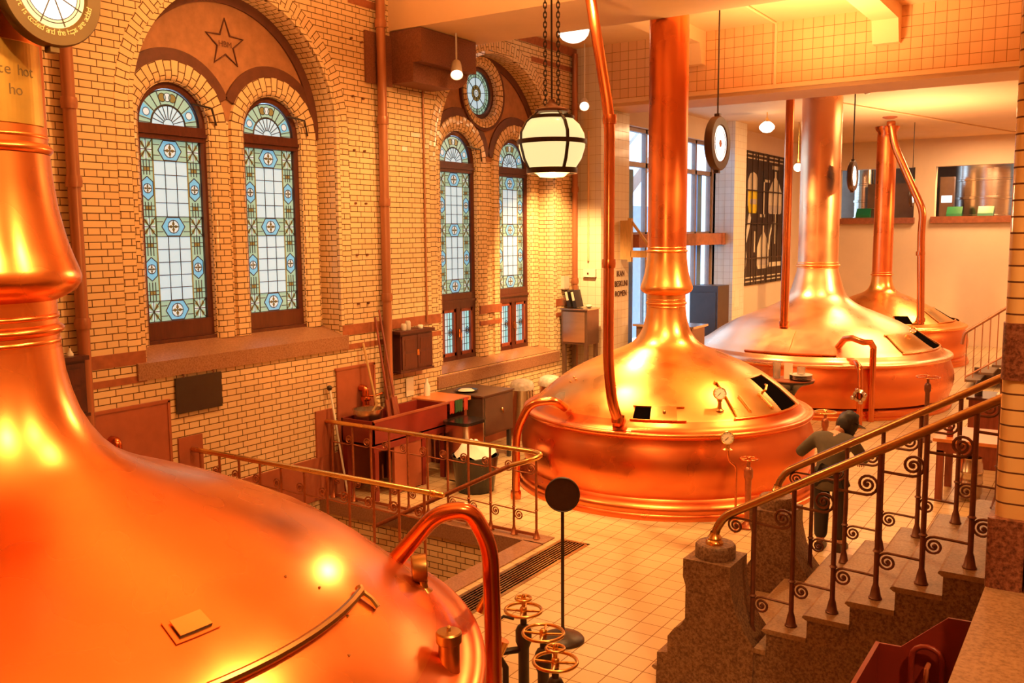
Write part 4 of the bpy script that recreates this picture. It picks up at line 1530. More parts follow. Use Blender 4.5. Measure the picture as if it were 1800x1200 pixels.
v1 = valve('black valve pedestal with a double brass handwheel, nearest to the floor sign stand', -2.945, 4.587, .95, .112, True)
m = MB()
m.tube([(-2.945, 4.587, .70), (-3.02, 4.50, .70), (-3.10, 4.40, .69), (-3.10, 4.40, 0)], .022, 8)
m.tube([(-2.975, 4.52, .42), (-2.88, 4.42, .40)], .012, 6)
m.build('side_pipe', 'black_iron', v1, 50)
valve('black valve pedestal with a single brass handwheel, middle of the three by the nearest kettle', -2.672, 4.373, .95, .118)
valve('black valve pedestal with a double brass handwheel, closest to the viewer', -2.43, 4.10, .95, .118, True)
valve('dark valve pedestal with copper handwheel in front of the middle kettle body', -3.28, 9.70, .775, .095, False, 'iron_red', 'pipe')
valve('slim valve pedestal with flat handwheel behind the stair rails, before the widest kettle', -2.36, 15.2, 1.01, .17, False, 'iron', 'pipe')
valve('low valve pedestal with brass handwheel just behind the stooping person', -3.37, 13.2, .70, .15, False, 'iron_red', 'brass')
t = thing('pressure_gauge', 'dial gauge on a thin pipe before the middle kettle body', 'gauge', (-3.33, 9.45, 0))
m = MB()
m.tube(bend([(-3.33, 9.45, 0), (-3.33, 9.45, .74), (-3.40, 9.40, .80), (-3.41, 9.38, .95)], .05), .014, 8)
m.build('gauge_pipe', 'pipe', t, 50)
gauge(t, (-3.41, 9.38, .93), .06, .073, (.35, -.9), .1)
t = thing('drain_cock', 'brass capped cock fitting with black lever outside the rim of the nearest kettle', 'valve', (-2.77, 3.98, 0))
m = MB()
m.tube([(-2.70, 4.02, 0), (-2.70, 4.02, .88), (-2.735, 3.96, 1.0)], .018, 8)
m.build('cock_pipe', 'black_iron', t, 50)
m = MB()
for a, b in (((-2.80, 3.93, 1.21), (-2.765, 3.955, 1.29)), ((-2.72, 3.97, .97), (-2.69, 3.99, 1.05))):
    m = MB()
    m.cyl(a, b, .032, 16)
    m.build('brass_cap', 'brass', t, 50)
m = MB()
m.tube([(-2.765, 3.96, 1.24), (-2.74, 3.975, 1.14), (-2.71, 3.98, 1.06)], .014, 8)
m.tube([(-2.74, 3.975, 1.14), (-2.71, 4.02, 1.17), (-2.67, 4.06, 1.15)], .009, 6)
m.build('lever', 'black_iron', t, 50)

# round sign on a stand
t = thing('floor_sign', 'round black sign on a slim stand with a domed foot, before the middle kettle', 'sign', (-3.575, 6.15, 0))
m = MB()
m.lathe([(.175, 0), (.175, .012), (.16, .03), (.11, .055), (.05, .072), (.02, .08), (.016, .11)], (-3.575, 6.15, 0), 40)
m.build('foot', 'black_iron', t, 50)
MB().cyl((-3.575, 6.15, .08), (-3.575, 6.15, 1.07), .014, 12).build('pole', 'black_iron', t, 50)
fd = Vector((.42, -.90, .12)).normalized()
m = MB()
m.lathe([(0, -.02), (.13, -.02), (.138, -.014), (.138, .012), (.132, .018), (.128, .012), (0, .012)], (-3.575, 6.15, 1.20), 48, fd)
m.build('sign_disc', 'black_iron', t, 40)

# hanging illuminated discs, all facing the gallery


def hanging(label, x, y, z, R, ztop, style):
    t = thing('hanging_sign', label, 'sign', (x, y, z), 'round lit signs hanging above the kettles')
    MB().cyl((x, y, z + R), (x, y, ztop), .012 if R > .25 else .008, 8).build('hanger_rod', 'black_iron', t, 50)
    m = MB()
    ax = (1, 0, 0)
    m.lathe([(0, -R * .16), (R * .93, -R * .16), (R, -R * .10), (R, R * .12), (R * .97, R * .16), (R * .70, R * .16), (R * .64, R * .10)], (x, y, z), 64, ax)
    for s_ in (-1, 1):
        m.obox((x, y, z + s_ * R * 1.04), (R * .10, 0, 0), (0, R * .09, 0), (0, 0, R * .06))
    hs = m.build('housing', 'sign_rim' if style == 'text' else 'sign_dark', t, 40)
    m = MB()
    xf = x + R * .115
    m.lathe([(0, 0), (R * .50, 0)], (xf, y, z), 48, ax)
    m.mat(1).lathe([(R * .50, 0), (R * .655, 0)], (xf, y, z), 48, ax)
    m.build('lit_face', ['sign_white', 'sign_cream' if style == 'text' else 'sign_white'], t, 0)
    m = MB()
    for q in (.50, .56) if style == 'text' else (.56, .52):
        m.torus((xf + .002, y, z), R * q, R * .008, ax, 48, 4)
    n = 8 if style == 'text' else 2
    for i in range(n):
        a = 2 * PI * i / n + (.0 if style != 'text' else .35)
        m.bar((xf + .002, y + R * .1 * cos(a), z + R * .1 * sin(a)), (xf + .002, y + R * .64 * cos(a), z + R * .64 * sin(a)), R * .016, .004)
    if style == 'red':
        m.mat(1).lathe([(0, .004), (R * .14, .004)], (xf, y, z), 24, ax)
    m.build('face_lines', ['lead', 'red_panel'], t, 0)
    if style == 'text':
        m = MB()
        tx = 'wort is cooked and the hops are added'
        step = 2.62 / (len(tx) - 1)
        for i, ch in enumerate(tx):
            if ch == ' ':
                continue
            a = -PI / 2 - 1.31 + i * step
            ct, st = cos(a + PI / 2), sin(a + PI / 2)
            cy, cz = y + R * .79 * cos(a), z + R * .79 * sin(a)
            write(m, ch, lambda u, v: (x + R * .166, cy + u * ct - v * st, cz + u * st + v * ct), R * .16)
        m.build('lettering', 'gold', t, 0)
    return t


hanging('round lit sign with a lettered brass rim at the upper left, before the nearest chimney', -3.24, 1.95, 4.11, .187, 7.2, 'text')
hanging('largest hanging round sign with red centre, right of the middle kettle chimney', -4.98, 13.04, 4.515, .385, 6.42, 'red')
hanging('thin edge-on hanging sign right of the widest kettle chimney', -4.23, 17.95, 4.25, .275, 5.8, 'plain')
hanging('smallest hanging round sign, partly behind the bent copper pipe', -4.29, 24.12, 4.055, .235, 5.8, 'plain')

# globe lantern on chains
gx, gy, gz, gr = -3.514, 5.90, 3.885, .243
t = thing('globe_lantern', 'large cream globe lantern with dark iron straps hanging on two chains', 'lamp', (gx, gy, gz))
m = MB()
gp = [(0, -.235), (.09, -.228), (.115, -.205), (.16, -.185), (.215, -.10), (.24, -.02), (.243, .03), (.235, .08), (.20, .145), (.155, .185), (.115, .205), (.085, .225)]
m.lathe(gp, (gx, gy, gz), 48)
m.build('opal_globe', 'lamp_glow', t, 60)
m = MB()
for r, z, h in ((.247, .02, .016), (.178, -.185, .02), (.155, .195, .012)):
    m.lathe([(r - .012, z - h), (r + .008, z - h), (r + .010, z), (r + .008, z + h), (r - .012, z + h)], (gx, gy, gz), 48)
for i in range(4):
    a = 1.0 + i * PI / 2
    X = Vector((cos(a), sin(a), 0))
    Yv = Vector((-sin(a), cos(a), 0))
    path = [(.178, -.19), (.222, -.105), (.25, 0), (.246, .085), (.205, .16), (.15, .205), (.105, .245), (.085, .262)]
    for p, q in zip(path[:-1], path[1:]):
        A, B = Vector((gx, gy, gz)) + X * p[0] + Vector((0, 0, p[1])), Vector((gx, gy, gz)) + X * q[0] + Vector((0, 0, q[1]))
        d = (B - A) / 2
        m.obox((A + B) / 2, d * 1.06, Yv * .011, X.cross(d).cross(d).normalized() * .005 if False else d.cross(Yv).normalized() * .005)
m.build('strap_cage', 'black_iron', t, 40)
m = MB()
m.lathe([(.088, .225), (.12, .235), (.125, .25), (.10, .262), (.055, .275), (.03, .30), (.02, .325), (0, .325)], (gx, gy, gz), 32)
m.build('cap', 'iron', t, 50)


def chain(x, y, z0, z1):
    m = MB()
    pitch, r = .034, .0045
    n = int((z1 - z0) / pitch)
    for i in range(n):
        zc = z0 + pitch * (i + .5)
        d = Vector((.0105, .006, 0)) if i % 2 else Vector((.006, -.0105, 0))
        pts = []
        for k_ in range(10):
            a = 2 * PI * k_ / 10
            pts.append(Vector((x, y, zc)) + d * cos(a) + Vector((0, 0, .024 * sin(a))))
        m.tube(pts, r, 4, True)
    return m


for s_ in (-1, 1):
    chain(gx + .047 * s_ * .84, gy + .047 * s_ * .54, gz + .255, 7.19).build('chain', 'black_iron', t, 60)
MB().cyl((gx, gy, gz + .32), (gx, gy, 7.195), .007, 8).build('cable', 'black_iron', t, 50)
lamp('globe_lantern_light', 'POINT', (gx, gy, gz - .45), 130, size=.05)

# ceiling bowl lamp, track spots and pendant bulbs
t = thing('ceiling_lamp', 'white half bowl lamp hanging under the hall ceiling', 'lamp', (-7.2, 12.75, 6.1))
MB().lathe([(0, 6.14), (.09, 6.15), (.17, 6.19), (.22, 6.25), (.24, 6.32)], (-7.2, 12.75, 0), 40).build('bowl', 'lamp_white', t, 50)
MB().lathe([(.245, 6.32), (.245, 6.335), (.05, 6.36), (.04, 6.42)], (-7.2, 12.75, 0), 32).build('canopy', 'brass_dull', t, 50)
for i, (p, tgt, lab) in enumerate((((-7.40, 10.0, 5.31), (-7.3, 8.6, 2.6), 'white spotlight beside the stone corbel'), ((-7.70, 14.0, 5.36), (-6.9, 11.4, 2.8), 'white spotlight in the far corner before the tiled pier'))):
    P = Vector(p)
    t = thing('spotlight', lab, 'lamp', p, 'white track spotlights')
    d = Vector((.45, -.85, -.55)).normalized() if i else Vector((.50, -.65, -.9)).normalized()
    m = MB()
    m.lathe([(0, -.26), (.055, -.25), (.065, -.20), (.075, -.05), (.085, 0), (.08, .0), (.07, -.03)], P, 24, d)
    m.build('housing', 'white', t, 50)
    m = MB()
    m.lathe([(0, -.035), (.07, -.03)], P, 24, d)
    m.sphere(P - d * .02, .045, 12)
    m.build('bulb', 'lamp_white', t, 50)
    m = MB()
    top = P - d * .2
    m.tube([top, top + Vector((0, 0, .1)), Vector((top.x, top.y, 5.87 if i == 0 else 6.42))], .012, 8)
    m.build('bracket', 'white', t, 50)
t = thing('pendant_lamp', 'small white pendant lamp under the rear room ceiling', 'lamp', (-6.56, 20.1, 5.45))
MB().lathe([(0, 5.36), (.09, 5.38), (.16, 5.45), (.165, 5.50), (.12, 5.56), (.06, 5.60)], (-6.56, 20.1, 0), 32).build('shade', 'lamp_white', t, 50)
MB().lathe([(.06, 5.60), (.065, 5.62), (.03, 5.66), (.012, 5.70), (.012, 5.8)], (-6.56, 20.1, 0), 16).build('stem', 'brass', t, 50)
t = thing('wall_lamp', 'round globe lamp between the copper pipe and the widest kettle chimney', 'lamp', (-6.54, 22.4, 4.78))
MB().sphere((-6.54, 22.4, 4.75), .10, 20).build('globe', 'lamp_white', t, 60)
MB().lathe([(.05, .09), (.06, .12), (.02, .2), (.012, 1.05)], (-6.54, 22.4, 4.75), 16).build('stem', 'brass_dull', t, 50)
for p, lab in (((-4.73, 12.6, 6.42), 'small round smoke detector on the hall ceiling'), ((-4.1, 18.3, 5.8), 'small round smoke detector on the rear room ceiling beside the hanger rod'), ((-4.55, 22.6, 5.8), 'round air vent on the rear room ceiling above the farthest chimney')):
    r = .06 if 'smoke' in lab else .16
    m = MB()
    m.lathe([(0, -.045), (r * .6, -.045), (r, -.02), (r, 0)], p, 20)
    tag(m.build('smoke_detector' if 'smoke' in lab else 'ceiling_vent', 'white' if 'smoke' in lab else 'red_panel', None, 50, p), lab, 'detector' if 'smoke' in lab else 'vent')
m = MB()
m.tube([(-4.6, 11.0, 6.395), (-4.6, 14.4, 6.395)], .018, 6)
tag(m.build('ceiling_conduit', 'paint', None, 50, (-4.6, 11, 6.395)), 'pale conduit running along the hall ceiling towards the tiled lintel', 'pipe')
m = MB()
m.tube([(-5.9, 15.6, 5.78), (-2.4, 28.5, 5.78)], .018, 6)
tag(m.build('ceiling_conduit', 'paint', None, 50, (-5.9, 15.6, 5.78)), 'pale conduit running diagonally across the rear room ceiling', 'pipe')

# floor grating over the drain channel
t = thing('floor_grating', 'long metal drain grating in the tiled floor beside the stairwell', 'grating', (-4.655, 6.4, 0))
m = MB()
for i in range(9):
    x_ = -4.79 + .27 * i / 8
    m.box(x_ - .006, 4.62, -.03, x_ + .006, 8.25, .004)
for i in range(12):
    m.box(-4.795, 4.7 + .3 * i, -.03, -4.515, 4.712 + .3 * i, -.004)
m.build('grating_bars', 'brass_dull', t, 0)
m = MB()
for bx in ((-4.825, 4.58, -4.795, 8.29), (-4.515, 4.58, -4.485, 8.29), (-4.825, 8.25, -4.485, 8.29)):
    m.box(bx[0], bx[1], -.03, bx[2], bx[3], .005)
m.build('frame', 'brass_dull', t, 0)

# red steel bin under the parapet
t = thing('steel_bin', 'dark red steel bin with hoop handles under the stone parapet at the lower right', 'bin', (-.65, 4.3, 0))
m = MB()
m.prism([(-.86, .0), (-.86, 1.31), (-.755, 1.315), (-.56, 1.50), (-.42, 1.505), (-.42, .0)], lambda x, z: (x, 4.44, z), lambda x, z: (x, 4.452, z))
m.build('back_sheet', 'red_steel', t, 0)
m = MB()
m.box(-.866, 3.3, 0, -.856, 4.452, 1.305)
m.box(-.87, 3.3, 1.295, -.85, 4.455, 1.31)
m.build('side_sheet', 'red_steel', t, 0)
m = MB()
m.box(-.86, 3.3, .55, -.42, 4.44, .57)
m.box(-.86, 3.3, 0, -.42, 3.312, 1.0)
m.build('bottom_sheet', 'red_steel', t, 0)
m = MB()
m.tube([(-.70, 4.40, .62)] + [(-.635 + .065 * cos(PI - PI * i / 8), 4.40, 1.30 + .06 * sin(PI * i / 8)) for i in range(9)] + [(-.57, 4.40, 1.1)], .013, 8)
m.build('hoop_handle', 'red_steel', t, 50)
m = MB()
for y_, z_ in ((4.36, 1.27), (4.2, 1.2)):
    m.tube([(-.63, y_ + .06, z_), (-.63, y_, z_), (-.63, y_, z_ - .09), (-.63, y_ + .06, z_ - .09)], .011, 8)
m.build('pull_handle', 'red_panel', t, 50)
# ================================================================ things along the brick wall
def box_thing(name, label, cat, bx, mat, group=None, smooth=0):
    m = MB()
    m.box(*bx)
    o = m.build(name, mat, None, smooth, ((bx[0] + bx[3]) / 2, (bx[1] + bx[4]) / 2, bx[2]))
    return tag(o, label, cat, group)


# slate board on hooks
t = thing('slate_board', 'blank black board hanging on the brick below the first window sill', 'board', (-8.10, 6.27, 1.41))
MB().box(-8.105, 5.98, 1.41, -8.085, 6.56, 1.785).build('board', 'screen', t, 0)
for y_ in (6.08, 6.46):
    m = MB()
    m.tube([(-8.11, y_, 1.81), (-8.09, y_, 1.82), (-8.085, y_, 1.78)], .008, 6)
    m.build('hook', 'iron', t)
# red panels on the wall with taps
for y0, y1, z0, z1, lab, ty in ((5.03, 5.88, .62, 1.565, 'wide red brown wall panel with a copper tap, behind the nearest kettle', 5.22), (8.34, 9.02, .50, 1.57, 'tall red brown splash panel behind the steel pot', 8.75)):
    t = thing('wall_panel', lab, 'panel', (-8.11, (y0 + y1) / 2, z0))
    m = MB()
    m.box(-8.118, y0, z0, -8.095, y1, z1)
    m.box(-8.118, y0 - .02, z1 - .01, -8.085, y1 + .02, z1 + .02)
    m.box(-8.118, y1 - .01, z0, -8.085, y1 + .02, z1 + .01)
    m.build('sheet', 'red_panel', t, 0)
    m = MB()
    m.tube(bend([(-8.0, ty, z0 + (.1 if y0 < 6 else .56)), (-8.0, ty, z1 - .28), (-8.09, ty, z1 - .28)], .05), .045, 12)
    m.tube([(-8.0, ty, z0 + (.38 if y0 < 6 else .70)), (-7.9, ty + .05, z0 + (.36 if y0 < 6 else .69)), (-7.85, ty + .15, z0 + (.40 if y0 < 6 else .72))], .014, 8)
    m.lathe([(.06, -.03), (.07, 0), (.06, .03)], (-8.0, ty, z0 + (.30 if y0 < 6 else .66)), 14)
    m.build('tap', 'pipe', t, 50)
# hanging cupboards
cb = thing('wall_cupboard', 'dark wooden wall cupboard with two doors, left of the second arched bay', 'cupboard', (-8.0, 9.70, 1.42), 'dark wooden wall cupboards')
m = MB()
m.box(-8.12, 9.36, 1.42, -7.92, 10.04, 1.93)
m.box(-8.12, 9.33, 1.925, -7.89, 10.07, 1.965)
m.box(-8.12, 9.34, 1.40, -7.905, 10.06, 1.43)
m.build('carcass', 'cabinet_wood', cb, 0)
for y0, y1 in ((9.38, 9.695), (9.705, 10.02)):
    m = MB()
    m.box(-7.925, y0, 1.45, -7.902, y1, 1.90)
    d = m.build('door', 'cabinet_wood', cb, 0)
    m = MB()
    m.box(-7.903, y0 + .05, 1.50, -7.898, y1 - .05, 1.66)
    m.box(-7.903, y0 + .05, 1.70, -7.898, y1 - .05, 1.85)
    m.build('door_panel', 'wood', d, 0)
    m = MB()
    m.box(-7.903, (y1 if y0 < 9.5 else y0) - .015, 1.62, -7.89, (y1 if y0 < 9.5 else y0) + .015, 1.70)
    m.build('key_plate', 'brass', d, 0)
dup(cb, (-8.0, 4.55, 1.62), 'dark wooden wall cupboard behind the neck of the nearest kettle', 'dark wooden wall cupboards')
for x, y, h, lab in ((-7.99, 9.52, .09, 'small glass jar on the dark wall cupboard, left one'), (-8.0, 9.62, .12, 'taller glass jar on the dark wall cupboard, middle one'), (-7.98, 9.86, .05, 'low white cup on the right end of the dark wall cupboard')):
    m = MB()
    m.lathe([(0, 0), (.035, 0), (.04, .01), (.04, h * .8), (.03, h), (0, h)], (x, y, 1.966), 16)
    tag(m.build('jar', 'board_grey' if h > .06 else 'white', None, 50, (x, y, 1.966)), lab, 'jar')
m = MB()
m.lathe([(0, 0), (.03, 0), (.03, .02), (.01, .05), (.01, .07), (0, .07)], (-8.0, 4.80, 2.166), 12)
tag(m.build('knob_jar', 'white', None, 50, (-8.0, 4.80, 2.166)), 'tiny white pot on top of the cupboard behind the nearest kettle', 'jar')

# red steel trough with splash tray
t = thing('mash_trough', 'dark red steel trough on legs behind the railing, holding a steel pot', 'trough', (-7.75, 8.95, 0))
m = MB()
m.box(-7.95, 8.24, .70, -7.42, 9.72, .72)
m.box(-7.95, 8.24, .70, -7.93, 9.72, 1.0)
m.box(-7.95, 8.24, .70, -7.42, 8.26, 1.0)
m.box(-7.95, 9.70, .70, -7.42, 9.72, 1.0)
m.box(-7.44, 8.24, .62, -7.42, 9.72, 1.0)
m.build('basin', 'red_steel', t, 0)
m = MB()
m.bar((-7.43, 8.24, 1.0), (-7.43, 10.2, 1.0), .03, .025)
m.build('front_rim', 'red_panel', t, 0)
m = MB()
m.box(-7.47, 8.62, .02, -7.43, 9.15, .62)
m.build('front_plate', 'red_panel', t, 0)
for x_, y_ in ((-7.46, 8.29), (-7.46, 9.66), (-7.91, 8.29), (-7.91, 9.66), (-7.46, 9.2)):
    m = MB()
    m.box(x_ - .035, y_ - .035, 0, x_ + .035, y_ + .035, .70)
    m.build('leg', 'red_steel', t, 0)
pot = thing('steel_pot', 'steel pot without lid standing in the dark red trough', 'pot', (-7.74, 8.50, .722))
m = MB()
m.lathe([(0, 0), (.17, 0), (.18, .01), (.18, .36), (.195, .365), (.195, .375), (.172, .37), (.170, .30), (0, .30)], (-7.74, 8.50, .722), 36)
m.build('pot_body', 'steel', pot, 50)
m = MB()
m.tube([(-7.70, 8.48, 1.0), (-7.62, 8.56, 1.18)], .014, 8)
m.sphere((-7.62, 8.56, 1.18), .025, 8)
m.build('spoon', 'timber', pot)
# iron pegs in the brick pier and a small box in the corner
for y_, z_ in [(8.78, 5.66), (8.97, 5.64), (8.78, 4.96), (8.97, 4.95), (8.78, 4.30), (8.97, 4.30), (8.78, 3.64), (8.97, 3.64), (8.78, 2.99), (8.97, 2.99), (8.78, 2.37), (8.97, 2.37)]:
    m = MB()
    m.cyl((-8.13, y_, z_), (-8.095, y_, z_), .014, 8)
    tag(m.build('wall_peg', 'iron', None, 50, (-8.11, y_, z_)), 'small dark iron peg in the brick pier left of the second drain pipe', 'peg', 'iron pegs in the brick pier')
t = thing('wall_box', 'small beige box with a cable on the brick at the far corner above the binders', 'box', (-8.10, 14.02, 2.3))
MB().box(-8.125, 13.92, 2.28, -8.05, 14.10, 2.50).build('casing', 'board_grey', t, 0)
MB().tube([(-8.09, 14.12, 2.4), (-8.09, 14.14, 2.2), (-8.09, 14.14, 1.96)], .01, 6).build('cable', 'white', t)
# brewer's paddles leaning beside the drain pipe
for i, (a, b, w_, mt, lab) in enumerate((((-7.80, 8.82, .735), (-8.04, 8.77, 1.87), .016, 'timber', 'pale wooden paddle leaning on the brick left of the drain pipe'),
                                         ((-7.76, 8.98, .735), (-8.05, 9.02, 2.18), .016, 'wood_red', 'brown wooden pole leaning just left of the drain pipe'),
                                         ((-7.72, 9.06, .735), (-8.05, 9.10, 2.27), .014, 'wood_red', 'tallest red brown pole leaning against the drain pipe'))):
    t = thing('brewing_paddle', lab, 'paddle', a)
    MB().tube([a, b], w_, 8).build('shaft', mt, t)
    A, B = Vector(a), Vector(b)
    m = MB()
    m.obox(A + (B - A) * .14, (B - A) * .13, Vector((0, .055, 0)), Vector((.01, 0, .002)))
    m.build('blade', 'wood_red', t, 0)
# leaning metal rod with a knob
t = thing('metal_rod', 'white metal rod with a black knob leaning at the end of the far railing', 'rod', (-7.75, 8.32, 0))
MB().tube([(-7.80, 8.175, .0), (-8.06, 8.175, 1.34)], .013, 8).build('shaft', 'white', t)
MB().sphere((-8.07, 8.175, 1.37), .035, 12).build('knob', 'black_iron', t)
# hanging cloths on the trough bar
for i, (y0, y1, mt, lab) in enumerate(((9.74, 9.84, 'cloth_red', 'narrow red cloth on the trough bar, left of the green one'), (9.86, 10.04, 'cloth_green', 'dark green cloth hanging from the trough bar'), (10.06, 10.15, 'cloth_red', 'red cloth on the trough bar, right of the green one'))):
    m = MB()
    n_ = 8
    vs = []
    for dx in (0, .006):
        for k_ in range(n_ + 1):
            y_ = y0 + (y1 - y0) * k_ / n_
            for z_ in (1.015, .93, .84 + .02 * (k_ % 2)):
                vs.append((-7.405 + dx + .012 * sin(k_ * 2.2), y_, z_))
    q = (n_ + 1) * 3
    fs = []
    for k_ in range(n_):
        for j in range(2):
            f = (k_ * 3 + j, k_ * 3 + 3 + j, k_ * 3 + 4 + j, k_ * 3 + 1 + j)
            fs += [f, tuple(z + q for z in f)]
    m.add(vs, fs)
    tag(m.build('cloth', mt, None, 60, (-7.4, y0, .84)), lab, 'cloth')
# little sign bottle and papers by the pilaster
m = MB()
m.lathe([(0, 0), (.045, 0), (.045, .14), (.018, .19), (.018, .24), (0, .24)], (-7.98, 9.98, 1.012), 16)
tag(m.build('bottle', 'white', None, 50, (-7.98, 9.98, 1.012)), 'pale bottle with a red cap on the orange table by the brick pilaster', 'bottle')
m = MB()
m.prism([(9.68, 1.03), (9.84, 1.03), (9.84, 1.28), (9.68, 1.28)], lambda y, z: (-8.11, y, z), lambda y, z: (-8.10, y, z))
tag(m.build('wall_notice', 'paper', None, 0, (-8.105, 9.76, 1.03)), 'small paper notice on the brick below the dark cupboard', 'notice')
# orange topped table
t = thing('side_table', 'small table with orange top between trough and grey steel cabinet', 'table', (-7.75, 10.0, 0))
MB().box(-8.06, 9.74, .955, -7.46, 10.30, 1.01).build('tabletop', 'orange_top', t, 0)
MB().box(-8.02, 9.80, .85, -7.52, 10.25, .955).build('apron', 'red_steel', t, 0)
for x_ in (-8.0, -7.54):
    for y_ in (9.80, 10.24):
        MB().box(x_ - .03, y_ - .03, 0, x_ + .03, y_ + .03, .86).build('leg', 'wood_red', t, 0)
# grey steel cabinet
t = thing('steel_cabinet', 'grey steel cabinet on legs below the second bay sill, with a plate on top', 'cabinet', (-7.65, 10.8, 0))
MB().box(-8.06, 10.36, .42, -7.30, 11.12, .985).build('carcass', 'steel_dark', t, 0)
MB().box(-8.08, 10.34, .985, -7.28, 11.14, 1.005).build('top_sheet', 'steel_dark', t, 0)
m = MB()
m.box(-7.30, 10.40, .45, -7.288, 11.08, .96)
d = m.build('door', 'steel_dark', t, 0)
m = MB()
m.sphere((-7.27, 10.80, .76), .022, 10)
m.tube([(-7.275, 10.80, .76), (-7.265, 10.83, .70)], .010, 6)
m.build('door_handle', 'brass', d)
for x_ in (-8.02, -7.34):
    for y_ in (10.4, 11.07):
        MB().box(x_ - .025, y_ - .025, 0, x_ + .025, y_ + .025, .42).build('leg', 'steel_grey', t, 0)
t = thing('plate', 'black rimmed plate with white crumbs on the grey steel cabinet', 'plate', (-7.72, 10.55, 1.006))
MB().lathe([(0, 0), (.10, 0), (.17, .022), (.172, .028), (.10, .012), (0, .012)], (-7.72, 10.55, 1.006), 36).build('dish', 'plate_black', t, 60)
MB().lathe([(.12, .017), (.09, .035), (.04, .042), (0, .045)], (-7.72, 10.55, 1.006), 24).build('crumbs', 'white', t, 60)
# lidded steel bin and a tub of white cloths in front
t = thing('lidded_bin', 'steel bin with a flat black lid in front of the orange table', 'bin', (-7.22, 9.75, 0))
m = MB()
m.prism(bull(-7.36, 9.52, -6.96, 9.95, .08), lambda x, y: (x, y, .02), lambda x, y: (x, y, .76))
m.build('bin_body', 'steel', t, 50)
m = MB()
m.prism(bull(-7.38, 9.50, -6.94, 9.97, .09), lambda x, y: (x, y, .76), lambda x, y: (x, y, .80))
m.build('bin_lid', 'plate_black', t, 50)
t = thing('cloth_tub', 'black tub heaped with white cloths behind the brass railing', 'tub', (-6.72, 9.3, 0))
m = MB()
m.lathe([(0, .01), (.24, .01), (.30, .45), (.31, .46), (.285, .46), (.23, .05), (0, .05)], (-6.72, 9.35, 0), 28)
m.build('tub_body', 'plate_black', t, 50)
m = MB()
random.seed(3)
n_ = 20
vs, fs = [(-6.72, 9.35, .64)], []
for j in range(1, 6):
    for k_ in range(n_):
        a = 2 * PI * k_ / n_
        r = .28 * j / 5
        vs.append((-6.72 + r * cos(a), 9.35 + r * sin(a), .62 - .16 * (j / 5) ** 2 + random.uniform(-.03, .05)))
for k_ in range(n_):
    fs.append((0, 1 + k_, 1 + (k_ + 1) % n_))
    for j in range(4):
        fs.append((1 + j * n_ + k_, 1 + (j + 1) * n_ + k_, 1 + (j + 1) * n_ + (k_ + 1) % n_, 1 + j * n_ + (k_ + 1) % n_))
m.add(vs, fs)
m.build('white_cloths', 'white', t, 60)
# two steel bins with bags
b1 = thing('grain_bin', 'tall steel bin with a bagged top under the second bay sill, left one', 'bin', (-7.80, 12.15, 0), 'tall steel bins with bagged tops')
m = MB()
m.lathe([(0, 0), (.17, 0), (.175, .03), (.175, .82), (.185, .83), (.185, .85), (.16, .85)], (-7.80, 12.15, 0), 32)
m.tube([(-7.64, 12.08, .80), (-7.60, 12.07, .80), (-7.60, 12.07, .2), (-7.64, 12.08, .2)], .012, 6)
m.build('bin_body', 'steel', b1, 50)
m = MB()
m.lathe([(.19, .80), (.195, .86), (.17, .92), (.10, .955), (0, .96)], (-7.80, 12.15, 0), 24)
m.build('bag_cover', 'plastic_bag', b1, 60)
dup(b1, (-7.62, 12.72, 0), 'tall steel bin with a bagged top beside the middle kettle, right one', 'tall steel bins with bagged tops')
# steel cupboard in the corner with binders
t = thing('steel_cupboard', 'raised steel cupboard in the far corner carrying two binders', 'cupboard', (-7.78, 14.05, 0))
MB().box(-8.04, 13.80, 1.34, -7.53, 14.22, 1.935).build('carcass', 'steel_dark', t, 0)
MB().box(-8.06, 13.78, 1.935, -7.51, 14.24, 1.955).build('top_sheet', 'steel', t, 0)
m = MB()
m.box(-8.0, 13.785, 1.38, -7.57, 13.80, 1.90)
d = m.build('door', 'steel', t, 0)
MB().bar((-7.82, 13.78, 1.63), (-7.66, 13.78, 1.63), .012, .012).build('door_handle', 'steel', d, 0)
for x_ in (-8.0, -7.57):
    for y_ in (13.84, 14.18):
        MB().box(x_ - .03, y_ - .03, 0, x_ + .03, y_ + .03, 1.34).build('leg', 'steel_dark', t, 0)
for i, (x_, lab) in enumerate(((-7.97, 'left black binder with a pale spine leaning on the steel cupboard'), (-7.85, 'right black binder with a pale spine leaning on the steel cupboard'))):
    t = thing('binder', lab, 'binder', (x_, 14.0, 1.956), 'leaning binders')
    u = Vector((-.07, 0, .285)).normalized()
    w_ = Vector((u.z, 0, -u.x))
    c0 = Vector((x_ + .03, 14.02, 1.965))
    m = MB()
    m.obox(c0 + u * .15, u * .15, w_ * .035, Vector((0, .12, 0)))
    m.build('cover', 'plate_black', t, 0)
    m = MB()
    m.obox(c0 + u * .20 + Vector((0, -.121, 0)), u * .075, w_ * .022, Vector((0, .002, 0)))
    m.build('spine_label', 'paper', t, 0)
m = MB()
m.sphere((-7.66, 14.1, 1.985), .06, 12, .5)
tag(m.build('paper_roll', 'paper', None, 60, (-7.66, 14.1, 1.956)), 'small pale crumpled paper beside the two binders', 'paper')
t = thing('switch_box', 'pale switch box on the tiled pier above the binders', 'switch', (-7.82, 14.43, 2.54))
MB().box(-7.94, 14.40, 2.47, -7.70, 14.46, 2.61).build('box', 'white', t, 0)
MB().box(-7.86, 14.392, 2.52, -7.83, 14.40, 2.55).build('switch', 'ink', t, 0)
